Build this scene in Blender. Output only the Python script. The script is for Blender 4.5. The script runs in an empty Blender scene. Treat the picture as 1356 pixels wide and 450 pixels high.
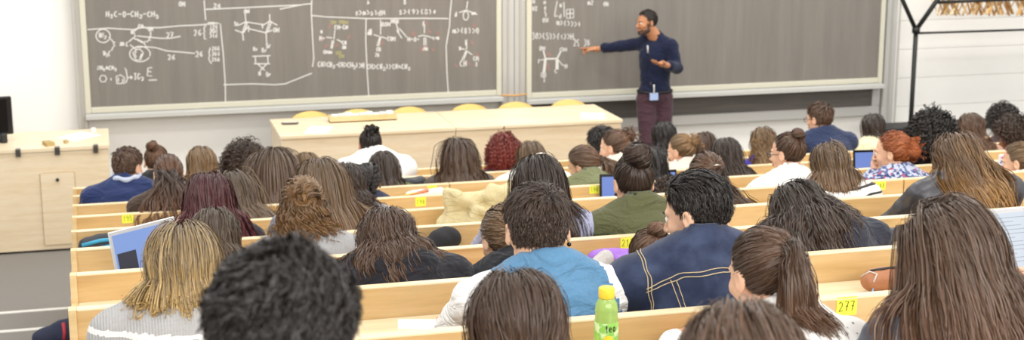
import bpy, math
import numpy as np
from mathutils import Vector, Matrix
rng = np.random.default_rng(7)
C = bpy.context.scene.collection
# ------------------------------------------------------------------ camera numbers
FPX, CX, CY = 2000.0, 678.0, 225.0
PIT, YAW, ZC = math.radians(12.3), math.radians(15.05), 3.35
cF = np.array([math.sin(YAW)*math.cos(PIT), math.cos(YAW)*math.cos(PIT), -math.sin(PIT)])
cR = np.array([math.cos(YAW), -math.sin(YAW), 0.0]); cU = np.cross(cR, cF)
def onY(x, y, Y):
    d = cF + cR*(x-CX)/FPX - cU*(y-CY)/FPX
    return d*(Y/d[1]) + np.array([0, 0, ZC])
def onZ(x, y, Z):
    d = cF + cR*(x-CX)/FPX - cU*(y-CY)/FPX
    return d*((Z-ZC)/d[2]) + np.array([0, 0, ZC])
# ------------------------------------------------------------------ colour + materials
def lin(h):
    if isinstance(h, str):
        h = [int(h[i:i+2], 16)/255 for i in (0, 2, 4)]
    return [(c/12.92 if c <= .04045 else ((c+.055)/1.055)**2.4) for c in h] + [1.0]
MC = {}
def nodes(name):
    m = bpy.data.materials.new(name); m.use_nodes = True
    return m, m.node_tree, m.node_tree.nodes['Principled BSDF']
def setp(b, rough=.5, spec=.5, metal=0, sheen=0, coat=0):
    b.inputs['Roughness'].default_value = rough
    b.inputs['Specular IOR Level'].default_value = spec
    b.inputs['Metallic'].default_value = metal
    b.inputs['Sheen Weight'].default_value = sheen
    b.inputs['Coat Weight'].default_value = coat
def mat(h, rough=.5, spec=.4, metal=0, nz=.05, scale=60, bump=0.0, sheen=0, coat=0):
    key = ('m', str(h), rough, spec, metal, nz, scale, bump, sheen, coat)
    if key in MC: return MC[key]
    m, nt, b = nodes('surface'); c = lin(h); setp(b, rough, spec, metal, sheen, coat)
    tc = nt.nodes.new('ShaderNodeTexCoord'); n = nt.nodes.new('ShaderNodeTexNoise')
    n.inputs['Scale'].default_value = scale; nt.links.new(tc.outputs['Object'], n.inputs['Vector'])
    mx = nt.nodes.new('ShaderNodeMix'); mx.data_type = 'RGBA'
    mx.inputs['A'].default_value = [v*(1-nz) for v in c[:3]]+[1]; mx.inputs['B'].default_value = [min(1, v*(1+nz)) for v in c[:3]]+[1]
    nt.links.new(n.outputs['Fac'], mx.inputs['Factor']); nt.links.new(mx.outputs['Result'], b.inputs['Base Color'])
    if bump:
        bp = nt.nodes.new('ShaderNodeBump'); bp.inputs['Strength'].default_value = bump; bp.inputs['Distance'].default_value = .004
        nt.links.new(n.outputs['Fac'], bp.inputs['Height']); nt.links.new(bp.outputs['Normal'], b.inputs['Normal'])
    MC[key] = m; return m
def emit(h, s=1.0):
    m, nt, b = nodes('screen_light'); b.inputs['Base Color'].default_value = (0.02, .02, .02, 1)
    b.inputs['Emission Color'].default_value = lin(h); b.inputs['Emission Strength'].default_value = s; return m
def ramp(nt, stops):
    r = nt.nodes.new('ShaderNodeValToRGB'); e = r.color_ramp.elements
    while len(e) < len(stops): e.new(.5)
    for i, (p, c) in enumerate(stops): e[i].position = p; e[i].color = lin(c) if isinstance(c, str) else c
    return r
def wood(c1, c2, c3, axis=0, rough=.38, sc=1.0):
    key = ('w', c1, c2, c3, axis, rough, sc)
    if key in MC: return MC[key]
    m, nt, b = nodes('light_wood'); setp(b, rough, .4)
    tc = nt.nodes.new('ShaderNodeTexCoord'); mp = nt.nodes.new('ShaderNodeMapping')
    s = [14*sc, 14*sc, 14*sc]; s[axis] = 1.1*sc; mp.inputs['Scale'].default_value = s
    nt.links.new(tc.outputs['Object'], mp.inputs['Vector'])
    n = nt.nodes.new('ShaderNodeTexNoise'); n.inputs['Scale'].default_value = 1.6; n.inputs['Detail'].default_value = 6; n.inputs['Distortion'].default_value = .6
    n2 = nt.nodes.new('ShaderNodeTexNoise'); n2.inputs['Scale'].default_value = 9; n2.inputs['Detail'].default_value = 3
    nt.links.new(mp.outputs[0], n.inputs['Vector']); nt.links.new(mp.outputs[0], n2.inputs['Vector'])
    r = ramp(nt, [(.3, c1), (.5, c2), (.72, c3)]); nt.links.new(n.outputs['Fac'], r.inputs[0])
    mx = nt.nodes.new('ShaderNodeMix'); mx.data_type = 'RGBA'; mx.blend_type = 'MULTIPLY'; mx.inputs['Factor'].default_value = .22
    nt.links.new(r.outputs[0], mx.inputs['A']); nt.links.new(n2.outputs['Fac'], mx.inputs['B']); nt.links.new(mx.outputs['Result'], b.inputs['Base Color'])
    MC[key] = m; return m
def hairmat(root, tip, light, start=.35):
    key = ('h', root, tip, light, start)
    if key in MC: return MC[key]
    def br_(h, k=(1.02 if root == '120e0d' else 1.05)):
        return lin([min(1, int(h[i:i+2], 16)/255*k+(.0 if k < 1.1 else .02)) for i in (0, 2, 4)])
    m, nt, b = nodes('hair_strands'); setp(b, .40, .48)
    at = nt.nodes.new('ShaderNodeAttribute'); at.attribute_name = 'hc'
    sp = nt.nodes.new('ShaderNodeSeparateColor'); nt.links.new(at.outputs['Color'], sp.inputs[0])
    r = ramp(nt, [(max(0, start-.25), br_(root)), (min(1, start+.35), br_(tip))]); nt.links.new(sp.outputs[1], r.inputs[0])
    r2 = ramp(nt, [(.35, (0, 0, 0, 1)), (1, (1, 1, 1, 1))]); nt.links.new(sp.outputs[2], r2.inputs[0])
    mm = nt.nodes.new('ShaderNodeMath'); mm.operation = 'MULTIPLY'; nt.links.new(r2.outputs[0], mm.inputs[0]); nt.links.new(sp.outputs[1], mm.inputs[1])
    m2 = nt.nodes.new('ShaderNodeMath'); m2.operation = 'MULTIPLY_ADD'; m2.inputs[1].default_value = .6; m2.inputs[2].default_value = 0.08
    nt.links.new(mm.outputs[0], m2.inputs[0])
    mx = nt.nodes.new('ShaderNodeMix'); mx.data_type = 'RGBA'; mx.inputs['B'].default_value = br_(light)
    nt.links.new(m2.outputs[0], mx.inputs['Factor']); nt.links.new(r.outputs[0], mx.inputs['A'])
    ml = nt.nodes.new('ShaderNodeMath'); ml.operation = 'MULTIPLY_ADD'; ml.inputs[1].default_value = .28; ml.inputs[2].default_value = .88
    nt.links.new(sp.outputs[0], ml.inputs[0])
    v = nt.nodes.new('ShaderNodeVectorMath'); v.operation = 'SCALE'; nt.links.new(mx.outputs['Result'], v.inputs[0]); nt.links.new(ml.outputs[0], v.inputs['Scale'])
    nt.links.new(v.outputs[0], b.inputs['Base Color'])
    MC[key] = m; return m
# ------------------------------------------------------------------ object helpers
def tag(o, label=None, cat=None, group=None, kind=None):
    if label: o['label'] = label
    if cat: o['category'] = cat
    if group: o['group'] = group
    if kind: o['kind'] = kind
    return o
def thing(name, label, cat, loc=(0, 0, 0), rz=0, group=None):
    o = bpy.data.objects.new(name, None); C.objects.link(o); o.location = [float(v) for v in loc]; o.rotation_euler = (0, 0, rz)
    o.empty_display_size = .1
    return tag(o, label, cat, group)
def meshnp(name, V, F, smooth=True):
    V = np.ascontiguousarray(V, dtype=np.float32); F = np.ascontiguousarray(F, dtype=np.int32)
    me = bpy.data.meshes.new(name); k = F.shape[1]
    me.vertices.add(len(V)); me.vertices.foreach_set('co', V.ravel())
    me.loops.add(F.size); me.loops.foreach_set('vertex_index', F.ravel())
    me.polygons.add(len(F)); me.polygons.foreach_set('loop_start', np.arange(0, F.size, k, dtype=np.int32))
    me.polygons.foreach_set('use_smooth', np.full(len(F), smooth)); me.update(calc_edges=True)
    return me
def link(name, me, m, parent=None, loc=None):
    o = bpy.data.objects.new(name, me); C.objects.link(o)
    for mm in (m if isinstance(m, (list, tuple)) else [m]):
        if len(me.materials) < (len(m) if isinstance(m, (list, tuple)) else 1): me.materials.append(mm)
    if parent is not None: o.parent = parent
    if loc is not None: o.location = [float(v) for v in loc]
    return o
class MB:
    """collects simple solids into one mesh"""
    def __init__(s): s.V = []; s.F = []; s.n = 0; s.mi = []
    def add(s, V, F, mi=0):
        V = np.asarray(V, float); s.V.append(V)
        for f in F: s.F.append([int(i)+s.n for i in f]); s.mi.append(mi)
        s.n += len(V); return s
    def box(s, x0, x1, y0, y1, z0, z1, mi=0, M=None, bev=0.0):
        b = min(bev, (x1-x0)/2.1, (y1-y0)/2.1, (z1-z0)/2.1)
        if b > 0:   # chamfered box
            V = []; 
            for sx in (0, 1):
                for sy in (0, 1):
                    for sz in (0, 1):
                        X, Y, Z = (x0, x1)[sx], (y0, y1)[sy], (z0, z1)[sz]; ix, iy, iz = (b, -b)[sx], (b, -b)[sy], (b, -b)[sz]
                        V += [(X, Y+iy, Z+iz), (X+ix, Y, Z+iz), (X+ix, Y+iy, Z)]
            V = np.array(V); c = lambda a, bb, cc: (a*4+bb*2+cc)*3
            F = []
            for a in (0, 1):
                q = [c(a, 0, 0), c(a, 1, 0), c(a, 1, 1), c(a, 0, 1)]; F.append(q)
                q = [c(0, a, 0)+1, c(1, a, 0)+1, c(1, a, 1)+1, c(0, a, 1)+1]; F.append(q)
                q = [c(0, 0, a)+2, c(1, 0, a)+2, c(1, 1, a)+2, c(0, 1, a)+2]; F.append(q)
            for a in (0, 1):
                for bb in (0, 1):
                    F.append([c(a, bb, 0), c(a, bb, 1), c(a, bb, 1)+1, c(a, bb, 0)+1])
                    F.append([c(a, 0, bb), c(a, 1, bb), c(a, 1, bb)+2, c(a, 0, bb)+2])
                    F.append([c(0, a, bb)+1, c(1, a, bb)+1, c(1, a, bb)+2, c(0, a, bb)+2])
                    for cc in (0, 1): F.append([c(a, bb, cc), c(a, bb, cc)+1, c(a, bb, cc)+2])
        else:
            V = np.array([(x, y, z) for x in (x0, x1) for y in (y0, y1) for z in (z0, z1)])
            F = [(0, 1, 3, 2), (4, 6, 7, 5), (0, 4, 5, 1), (2, 3, 7, 6), (0, 2, 6, 4), (1, 5, 7, 3)]
        if M is not None: V = V @ np.array(M)[:3, :3].T + np.array(M)[:3, 3]
        return s.add(V, F, mi)
    def tube(s, pts, r, n=8, mi=0, caps=True, flat=1.0):
        P = np.asarray(pts, float); K = len(P); r = np.broadcast_to(np.asarray(r, float), (K,))
        T = np.gradient(P, axis=0); T /= np.linalg.norm(T, axis=1)[:, None]+1e-9
        ref = np.array([0, 0, 1.]) if abs(T[0][2]) < .9 else np.array([1., 0, 0]); V = []
        A = np.cross(T[0], ref); A /= np.linalg.norm(A)
        for i in range(K):
            A = A - T[i]*(A @ T[i]); A /= np.linalg.norm(A)+1e-9; B = np.cross(T[i], A)
            for j in range(n):
                t = 2*math.pi*j/n; V.append(P[i]+r[i]*(A*math.cos(t)+B*math.sin(t)*flat))
        F = [(i*n+j, i*n+(j+1) % n, (i+1)*n+(j+1) % n, (i+1)*n+j) for i in range(K-1) for j in range(n)]
        if caps: F += [tuple(range(n))[::-1], tuple((K-1)*n+j for j in range(n))]
        return s.add(V, F, mi)
    def strip(s, pts, r):
        P = np.asarray(pts, float); T = np.gradient(P, axis=0); T /= np.linalg.norm(T, axis=1)[:, None]+1e-9; N = np.stack([-T[:, 2], 0*T[:, 0], T[:, 0]], 1)*r; K = len(P); d = np.array([0, -.0012, 0])
        V = np.concatenate([P-N, P+N, P+N+d, P-N+d]); F = []
        for i in range(K-1):
            for a, b in ((0, 1), (1, 2), (2, 3), (3, 0)): F.append((a*K+i, a*K+i+1, b*K+i+1, b*K+i))
        return s.add(V, F)
    def lathe(s, prof, n=24, mi=0, c=(0, 0, 0)):
        V = [(c[0]+r*math.cos(2*math.pi*j/n), c[1]+r*math.sin(2*math.pi*j/n), c[2]+z) for r, z in prof for j in range(n)]
        F = [(i*n+j, i*n+(j+1) % n, (i+1)*n+(j+1) % n, (i+1)*n+j) for i in range(len(prof)-1) for j in range(n)]
        F += [tuple(range(n))[::-1], tuple((len(prof)-1)*n+j for j in range(n))]
        return s.add(V, F, mi)
    def build(s, name, m, parent=None, smooth=False, loc=None):
        me = bpy.data.meshes.new(name); V = np.concatenate(s.V)
        me.from_pydata(V.tolist(), [], s.F)
        ms = m if isinstance(m, (list, tuple)) else [m]
        for x in ms: me.materials.append(x)
        if len(ms) > 1: me.polygons.foreach_set('material_index', s.mi)
        if smooth: me.polygons.foreach_set('use_smooth', [True]*len(me.polygons))
        me.update(); o = bpy.data.objects.new(name, me); C.objects.link(o)
        if parent is not None: o.parent = parent
        if loc is not None: o.location = [float(v) for v in loc]
        return o
def rotz(a): c, s_ = math.cos(a), math.sin(a); return np.array([[c, -s_, 0], [s_, c, 0], [0, 0, 1.]])
def rotx(a): c, s_ = math.cos(a), math.sin(a); return np.array([[1., 0, 0], [0, c, -s_], [0, s_, c]])
def roty(a): c, s_ = math.cos(a), math.sin(a); return np.array([[c, 0, s_], [0, 1., 0], [-s_, 0, c]])
# ------------------------------------------------------------------ stroke writing
GL = {  # unit strokes, x 0..1, y 0..1 up
 '0': [[(.5, 1), (.1, .75), (.1, .25), (.5, 0), (.9, .25), (.9, .75), (.5, 1)]], '1': [[(.25, .75), (.55, 1), (.55, 0)]],
 '2': [[(.1, .8), (.4, 1), (.85, .8), (.75, .5), (.1, 0), (.95, .05)]], '3': [[(.1, .95), (.7, 1), (.8, .75), (.4, .55), (.85, .35), (.6, 0), (.1, .05)]],
 '4': [[(.7, 0), (.7, 1), (.1, .35), (.95, .35)]], '5': [[(.85, 1), (.2, 1), (.15, .55), (.7, .6), (.85, .25), (.5, 0), (.1, .1)]],
 '6': [[(.8, 1), (.3, .7), (.1, .3), (.5, 0), (.85, .25), (.6, .5), (.15, .35)]], '7': [[(.1, 1), (.9, 1), (.4, 0)], [(.3, .5), (.8, .5)]],
 '8': [[(.5, .5), (.15, .75), (.5, 1), (.85, .75), (.5, .5), (.1, .25), (.5, 0), (.9, .25), (.5, .5)]],
 '9': [[(.8, .6), (.4, .5), (.15, .75), (.5, 1), (.85, .8), (.8, .4), (.5, 0)]],
 'H': [[(.1, 1), (.1, 0)], [(.9, 1), (.9, 0)], [(.1, .5), (.9, .5)]], 'C': [[(.9, .85), (.5, 1), (.1, .6), (.15, .2), (.5, 0), (.9, .15)]],
 'O': [[(.5, 1), (.1, .6), (.2, .1), (.6, 0), (.95, .4), (.8, .9), (.5, 1)]], 'N': [[(.1, 0), (.1, 1), (.9, 0), (.9, 1)]],
 'B': [[(.1, 0), (.1, 1), (.7, .9), (.7, .6), (.1, .5), (.85, .4), (.8, .05), (.1, 0)]], 'r': [[(.2, .6), (.2, 0)], [(.2, .4), (.5, .6), (.8, .55)]],
 'E': [[(.9, 1), (.1, .95), (.1, .05), (.95, 0)], [(.1, .5), (.75, .52)]], 'I': [[(.2, 1), (.8, 1)], [(.5, 1), (.5, 0)], [(.2, 0), (.8, 0)]],
 'G': [[(.9, .85), (.5, 1), (.1, .6), (.15, .15), (.6, 0), (.9, .3), (.6, .4)]], 'A': [[(.1, 0), (.5, 1), (.9, 0)], [(.25, .4), (.75, .4)]],
 '-': [[(0, .5), (1, .5)]], '=': [[(0, .62), (1, .62)], [(0, .35), (1, .35)]], '#': [[(0, .75), (1, .75)], [(0, .5), (1, .5)], [(0, .25), (1, .25)]],
 '+': [[(.1, .5), (.9, .5)], [(.5, .9), (.5, .1)]], '>': [[(.1, .95), (.85, .5), (.1, .05)]], '(': [[(.7, 1), (.3, .5), (.7, 0)]], ')': [[(.3, 1), (.7, .5), (.3, 0)]],
 's': [[(.8, .65), (.3, .7), (.2, .45), (.8, .25), (.6, 0), (.1, .05)]], 'm': [[(.05, 0), (.05, .6), (.3, .7), (.5, .5), (.5, 0)], [(.5, .5), (.75, .7), (.95, .5), (.95, 0)]],
 'd': [[(.8, 1), (.8, 0), (.3, 0), (.1, .3), (.4, .6), (.8, .5)]], 'x': [[(.1, .7), (.9, 0)], [(.9, .7), (.1, 0)]], 'S': [[(.85, .9), (.4, 1), (.15, .75), (.8, .3), (.6, 0), (.1, .1)]],
 '/': [[(.1, 0), (.9, 1)]], '.': [[(.4, .1), (.6, 0)]], 't': [[(.5, 1), (.5, .1), (.8, 0)], [(.2, .65), (.85, .65)]], 'e': [[(.15, .35), (.85, .35), (.7, .65), (.3, .65), (.12, .3), (.4, 0), (.85, .1)]],
 'a': [[(.8, .65), (.3, .65), (.12, .3), (.35, 0), (.75, .15)], [(.8, .65), (.82, .05), (.95, 0)]], 'F': [[(.9, 1), (.1, 1), (.1, 0)], [(.1, .5), (.7, .5)]],
}
def text_strokes(s, x, y, h, w=None, slope=0.0, jit=.04):
    """strokes in px frame; (x,y) is the left end of the mid line, y grows down"""
    w = w or h*.62; out = []
    for i, ch in enumerate(s):
        if ch == ' ': continue
        hh, dy = (h*.6, h*.42) if ch in '₂₃' else (h, 0)
        ch = {'₂': '2', '₃': '3'}.get(ch, ch)
        for st in GL[ch]:
            out.append([(x+(i+.08+.76*a)*w+rng.normal(0, jit*h), y+dy+slope*i*w+(.5-b)*hh+rng.normal(0, jit*h)) for a, b in st])
    return out
# ------------------------------------------------------------------ signed distance tools
def sd_ell(P, c, r, R=None):
    q = P-np.asarray(c); q = q if R is None else q @ R
    r = np.asarray(r, float); k0 = np.linalg.norm(q/r, axis=-1); k1 = np.linalg.norm(q/(r*r), axis=-1)+1e-9
    return k0*(k0-1)/k1
def sd_cone(P, a, b, ra, rb, flat=None):
    a = np.asarray(a, float); b = np.asarray(b, float); ab = b-a; q = P-a
    h = np.clip((q @ ab)/(ab @ ab+1e-12), 0, 1)
    return np.linalg.norm(q-h[..., None]*ab, axis=-1)-(ra+(rb-ra)*h)
def smin(a, b, k):
    h = np.clip(.5+.5*(b-a)/k, 0, 1); return b+(a-b)*h-k*h*(1-h)
def sd_prims(P, prims, grow=0.0):
    d = None
    for p in prims:
        e = sd_ell(P, p[1], np.asarray(p[2])+grow, p[3] if len(p) > 4 else None) if p[0] == 'e' else sd_cone(P, p[1], p[2], p[3]+grow, p[4]+grow)
        k = p[-1]; d = e if d is None else smin(d, e, k)
    return d
def snets(fn, lo, hi, h):
    """surface nets of fn over a box; h scalar or 3 coordinate arrays"""
    if np.isscalar(h): xs, ys, zs = [np.arange(lo[i], hi[i]+h, h) for i in range(3)]
    else: xs, ys, zs = h
    G = np.stack(np.meshgrid(xs, ys, zs, indexing='ij'), -1); S = G.shape[:3]
    D = fn(G.reshape(-1, 3)).reshape(S); inn = D < 0
    acc = np.zeros((S[0]-1, S[1]-1, S[2]-1, 3)); cnt = np.zeros((S[0]-1, S[1]-1, S[2]-1))
    def sl(ax, o0, o1, oth):
        pass
    for ax in range(3):
        a = [slice(None)]*3; b = [slice(None)]*3; a[ax] = slice(0, -1); b[ax] = slice(1, None)
        d0, d1 = D[tuple(a)], D[tuple(b)]; x = (inn[tuple(a)] != inn[tuple(b)])
        t = np.where(x, d0/np.where(np.abs(d0-d1) < 1e-12, 1, d0-d1), 0)
        pt = G[tuple(a)]+(G[tuple(b)]-G[tuple(a)])*t[..., None]; pt = pt*x[..., None]
        o = [i for i in range(3) if i != ax]
        for u in (0, 1):
            for v in (0, 1):
                s_ = [slice(None)]*3; s_[o[0]] = slice(u, S[o[0]]-1+u); s_[o[1]] = slice(v, S[o[1]]-1+v)
                acc += pt[tuple(s_)]; cnt += x[tuple(s_)]
    act = cnt > 0; idx = -np.ones(cnt.shape, dtype=np.int64); idx[act] = np.arange(act.sum())
    V = acc[act]/cnt[act][:, None]; Fs = []
    for ax in range(3):
        a = [slice(1, -1)]*3; b = [slice(1, -1)]*3; a[ax] = slice(0, -1); b[ax] = slice(1, None)
        i0, i1 = inn[tuple(a)], inn[tuple(b)]; x = i0 != i1; W = np.argwhere(x)
        if not len(W): continue
        flip = i0[x]; o = [(ax+1) % 3, (ax+2) % 3]; base = W.copy()
        base[:, o[0]] += 1; base[:, o[1]] += 1
        q = []
        for (u, v) in ((-1, -1), (0, -1), (0, 0), (-1, 0)):
            c = base.copy(); c[:, o[0]] += u; c[:, o[1]] += v; q.append(idx[c[:, 0], c[:, 1], c[:, 2]])
        q = np.stack(q, 1); q[~flip] = q[~flip][:, ::-1]; Fs.append(q)
    return V, np.concatenate(Fs)
def vnoise(P, f, seed=0):
    r = np.random.default_rng(seed+11); out = 0
    for i in range(4):
        k = r.normal(size=3); k /= np.linalg.norm(k); out = out+np.sin(P @ k*f*(1+.5*r.random())*6.28+r.random()*6.28)
    return out/4
# ------------------------------------------------------------------ head (local: x right, y forward, z up; origin between the ears)
CRC = np.array([0, -.012, .028]); CRR = np.array([.076, .097, .090])
def head_sdf(P, male=True, neck=None):
    X = P*np.array([1, 1, 1.]); ax = np.abs(X[:, 0]); Q = np.stack([ax, X[:, 1], X[:, 2]], 1)
    d = sd_ell(X, CRC, CRR)
    d = smin(d, sd_ell(X, (0, .028, -.03), (.058, .062, .072)), .03)
    d = smin(d, sd_cone(Q, (.048, .0, -.062), (.012, .07, -.098), .015 if male else .012, .017 if male else .013), .03)
    d = smin(d, sd_ell(X, (0, .074, -.1), (.022, .016, .014)), .02)
    d = smin(d, sd_ell(Q, (.042, .062, -.025), (.02, .016, .02)), .02)           # cheek
    d = smin(d, sd_cone(Q, (.006, .089, .022), (.045, .073, .024), .007, .006), .014)  # brow
    d = -smin(-d, sd_ell(Q, (.032, .098, .004), (.019, .016, .013)), .012)       # socket
    d = smin(d, sd_ell(Q, (.031, .076, .003), (.0125, .0125, .0115)), .004)      # eyeball
    d = smin(d, sd_cone(X, (0, .088, .012), (0, .112, -.03), .006, .0095), .012)  # nose
    d = smin(d, sd_ell(Q, (.011, .1, -.034), (.008, .01, .007)), .006)
    d = smin(d, sd_ell(X, (0, .093, -.058), (.024, .008, .006)), .006)           # lips
    d = smin(d, sd_ell(X, (0, .091, -.068), (.019, .008, .006)), .005)
    Re = rotz(-.35)
    e = sd_ell(Q, (.083, -.012, -.004), (.008, .018, .031), Re)
    e = -smin(-e, sd_ell(Q, (.092, -.006, .0), (.007, .010, .019), Re), .006)
    d = smin(d, e, .006)
    return d
HEADS = {}
def head_mesh(male):
    if male not in HEADS:
        V, F = snets(lambda P: head_sdf(P, male), (-.1, -.12, -.125), (.1, .13, .13), .0046)
        HEADS[male] = (V, F)
    return HEADS[male]
HANDS = {}
def hand_mesh(kind='relaxed'):
    """right hand: wrist at origin, fingers towards +y, palm facing -z, thumb towards -x"""
    if kind in HANDS: return HANDS[kind]
    curl = {'relaxed': .35, 'hold': .95, 'open': .12, 'point': 1.3}[kind]
    pr = [('c', (0, -.03, 0), (0, .02, 0), .024, .027, .02), ('e', (0, .045, 0), (.040, .045, .015), .012)]
    for i, (x, L, r) in enumerate([(-.029, .072, .0085), (-.010, .080, .0088), (.010, .074, .0083), (.028, .058, .0072)]):
        c = curl if not (kind == 'point' and i == 0) else .08
        p = np.array([x, .082 if i in (1, 2) else .076, 0.]); a = c*.45; dx = x*1.6
        for j, s_ in enumerate((.45, .32, .23)):
            q = p+np.array([dx*.25, math.cos(a), -math.sin(a)])*L*s_
            pr.append(('c', p, q, r*(1-.08*j), r*(.92-.08*j), .004)); p = q; a += c*.75
    p = np.array([-.026, .012, -.004])
    for j, (q, ra, rb) in enumerate([((-.052, .038, -.012), .014, .0115), ((-.062, .064, -.02), .0105, .0095), ((-.060, .086, -.026-.01*curl), .0092, .0075)]):
        pr.append(('c', p, q, ra, rb, .008)); p = np.array(q)
    V, F = snets(lambda P: sd_prims(P, pr), (-.085, -.06, -.11), (.06, .175, .04), .006)
    HANDS[kind] = (V, F); return V, F
# ------------------------------------------------------------------ hair
def hairline(phi):   # phi: 0 front .. pi back, height on the skull where hair starts
    return np.interp(np.degrees(phi), [0, 40, 62, 78, 95, 110, 140, 180], [.084, .08, .056, .02, .0, -.035, -.052, -.058])
def scalp(n, seed, low=0.0):
    i = np.arange(n*2)+.5; r = np.random.default_rng(seed)
    z = 1-2*i/(n*2); ph = math.pi*(1+5**.5)*i+r.normal(0, .05, n*2); s_ = np.sqrt(1-z*z)
    U = np.stack([s_*np.cos(ph), s_*np.sin(ph), z], 1); P = CRC+U*CRR
    az = np.abs(np.arctan2(P[:, 0], P[:, 1])); ok = P[:, 2] > hairline(az)+low+r.normal(0, .003, n*2)
    P, U = P[ok], U[ok]; N = U/CRR; N /= np.linalg.norm(N, axis=1)[:, None]; return P, N
def ribbons(S, width, seed, center, taper=.45, light=None, tilt=.38):
    """S (N,K,3) strands -> mesh of narrow strips with colour attribute"""
    N, K, _ = S.shape; r = np.random.default_rng(seed)
    T = np.gradient(S, axis=1); T /= np.linalg.norm(T, axis=2)[..., None]+1e-9
    O = S-np.asarray(center); O = O-T*np.sum(O*T, 2)[..., None]; O /= np.linalg.norm(O, axis=2)[..., None]+1e-9
    B = np.cross(T, O); th = r.normal(0, tilt, N)[:, None, None]+np.linspace(0, 1, K)[None, :, None]*r.normal(0, .5, N)[:, None, None]
    B = B*np.cos(th)+O*np.sin(th)
    w = width*(.6+.8*r.random(N))[:, None]*np.interp(np.linspace(0, 1, K), [0, .1, .6, 1], [.7, 1, 1, taper])[None]
    V = np.stack([S-B*w[..., None]/2, S+B*w[..., None]/2], 2).reshape(-1, 3)
    b = (np.arange(N)*K*2)[:, None]+(np.arange(K-1)*2)[None]
    F = np.stack([b, b+1, b+3, b+2], -1).reshape(-1, 4)
    t = np.broadcast_to(np.linspace(0, 1, K)[None], (N, K))
    lt = r.random(N) if light is None else light
    col = np.stack([np.broadcast_to(r.random(N)[:, None], (N, K)), t, np.broadcast_to(lt[:, None], (N, K)), np.ones((N, K))], -1)
    col = np.repeat(col.reshape(-1, 4), 2, axis=0)
    return V, F, col
class Hair:
    def __init__(s): s.V = []; s.F = []; s.c = []; s.n = 0
    def add(s, V, F, c=None):
        if c is None: c = np.tile([.3, 0., 0., 1.], (len(V), 1))
        s.V.append(V); s.F.append(F+s.n); s.c.append(c); s.n += len(V)
    def build(s, name, m, parent):
        V = np.concatenate(s.V); me = meshnp(name, V, np.concatenate(s.F)); a = me.color_attributes.new('hc', 'FLOAT_COLOR', 'POINT')
        a.data.foreach_set('color', np.concatenate(s.c).astype(np.float32).ravel()); return link(name, me, m, parent)
def cap_mesh(grow, low=0.0):
    nu, nv = 48, 30; V = []; 
    for j in range(nv+1):
        for i in range(nu):
            ph = 2*math.pi*i/nu; th = math.pi*j/nv
            u = np.array([math.sin(th)*math.sin(ph), math.sin(th)*math.cos(ph), math.cos(th)])
            V.append(CRC+u*(CRR+grow))
    V = np.array(V); az = np.abs(np.arctan2(V[:, 0], V[:, 1])); ok = V[:, 2] > hairline(az)+low+.006
    F = np.array([(j*nu+i, (j+1)*nu+i, (j+1)*nu+(i+1) % nu, j*nu+(i+1) % nu) for j in range(nv) for i in range(nu)])
    return V, F[ok[F].all(1)]
def children(S, m, rad, r, tip=1.0):
    N, K, _ = S.shape; out = [S]
    for i in range(m-1):
        o = r.normal(0, rad, (N, 1, 3)); g = np.interp(np.linspace(0, 1, K), [0, .3, 1], [1.0, 1.0, tip])[None, :, None]
        o2 = r.normal(0, rad*.5, (N, 1, 3))*np.linspace(0, 1, K)[None, :, None]; out.append(S+o*g+o2)
    return np.concatenate(out)
def wave(S, amp, wl, r, kink=0.0, start=.15, coh=3.0):
    if amp <= 0: return S
    N, K, _ = S.shape; L = np.linalg.norm(np.diff(S, axis=1), axis=2).sum(1); s_ = np.linspace(0, 1, K)[None]*L[:, None]
    T = np.gradient(S, axis=1); T /= np.linalg.norm(T, axis=2)[..., None]+1e-9
    A = np.cross(T, np.array([0, 1, .2])); A /= np.linalg.norm(A, axis=2)[..., None]+1e-9; B = np.cross(T, A)
    ph = vnoise(S[:, 0], coh, 3)*6+vnoise(S[:, 0], coh*4, 9)*3+r.normal(0, .3, N); w_ = wl*(1+.25*vnoise(S[:, 0], 5, 5))
    a = amp*np.interp(s_/L[:, None], [0, start, min(1, start+.3), 1], [0, .2, 1, 1.1])
    arg = 6.283*s_/w_[:, None]+ph[:, None]
    return S+A*(a*np.sin(arg))[..., None]+B*(a*.8*np.cos(arg))[..., None]
def fall(P, D, L, K, coll, off, g0=.12, g1=.35, stiff=.0, zcut=None, gvec=(0, 0, -1), att=0.0):
    """grow strands under gravity, pushed out of head and shoulders"""
    S = [P.copy()]; p = P.copy(); d = D.copy(); g = np.array(gvec, float); ds = L/(K-1)
    for k in range(K-1):
        a = g0+(g1-g0)*min(1, k/(K*.35)); d = d*(1-a)+g*a; d /= np.linalg.norm(d, axis=1)[:, None]+1e-9
        q = p+d*ds[:, None]
        for _ in range(2):
            e = coll(q); h = .004
            n = np.stack([coll(q+np.eye(3)[i]*h)-e for i in range(3)], 1); n /= np.linalg.norm(n, axis=1)[:, None]+1e-9
            push = np.clip(off-e, 0, .03); q = q+n*push[:, None]
            if att and _ == 0: q = q-n*(np.clip(e-off, 0, .012)*att*np.clip(1.3-k/(K*.55), 0, 1))[:, None]
        hit = e < off+.002; dn = np.sum(d*n, 1); d = np.where((hit & (dn < 0))[:, None], d-n*dn[:, None], d)
        if zcut is not None: q = np.where((p[:, 2] < zcut)[:, None], p+(q-p)*.02, q)
        p = q; S.append(p.copy())
    return np.stack(S, 1)
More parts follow.
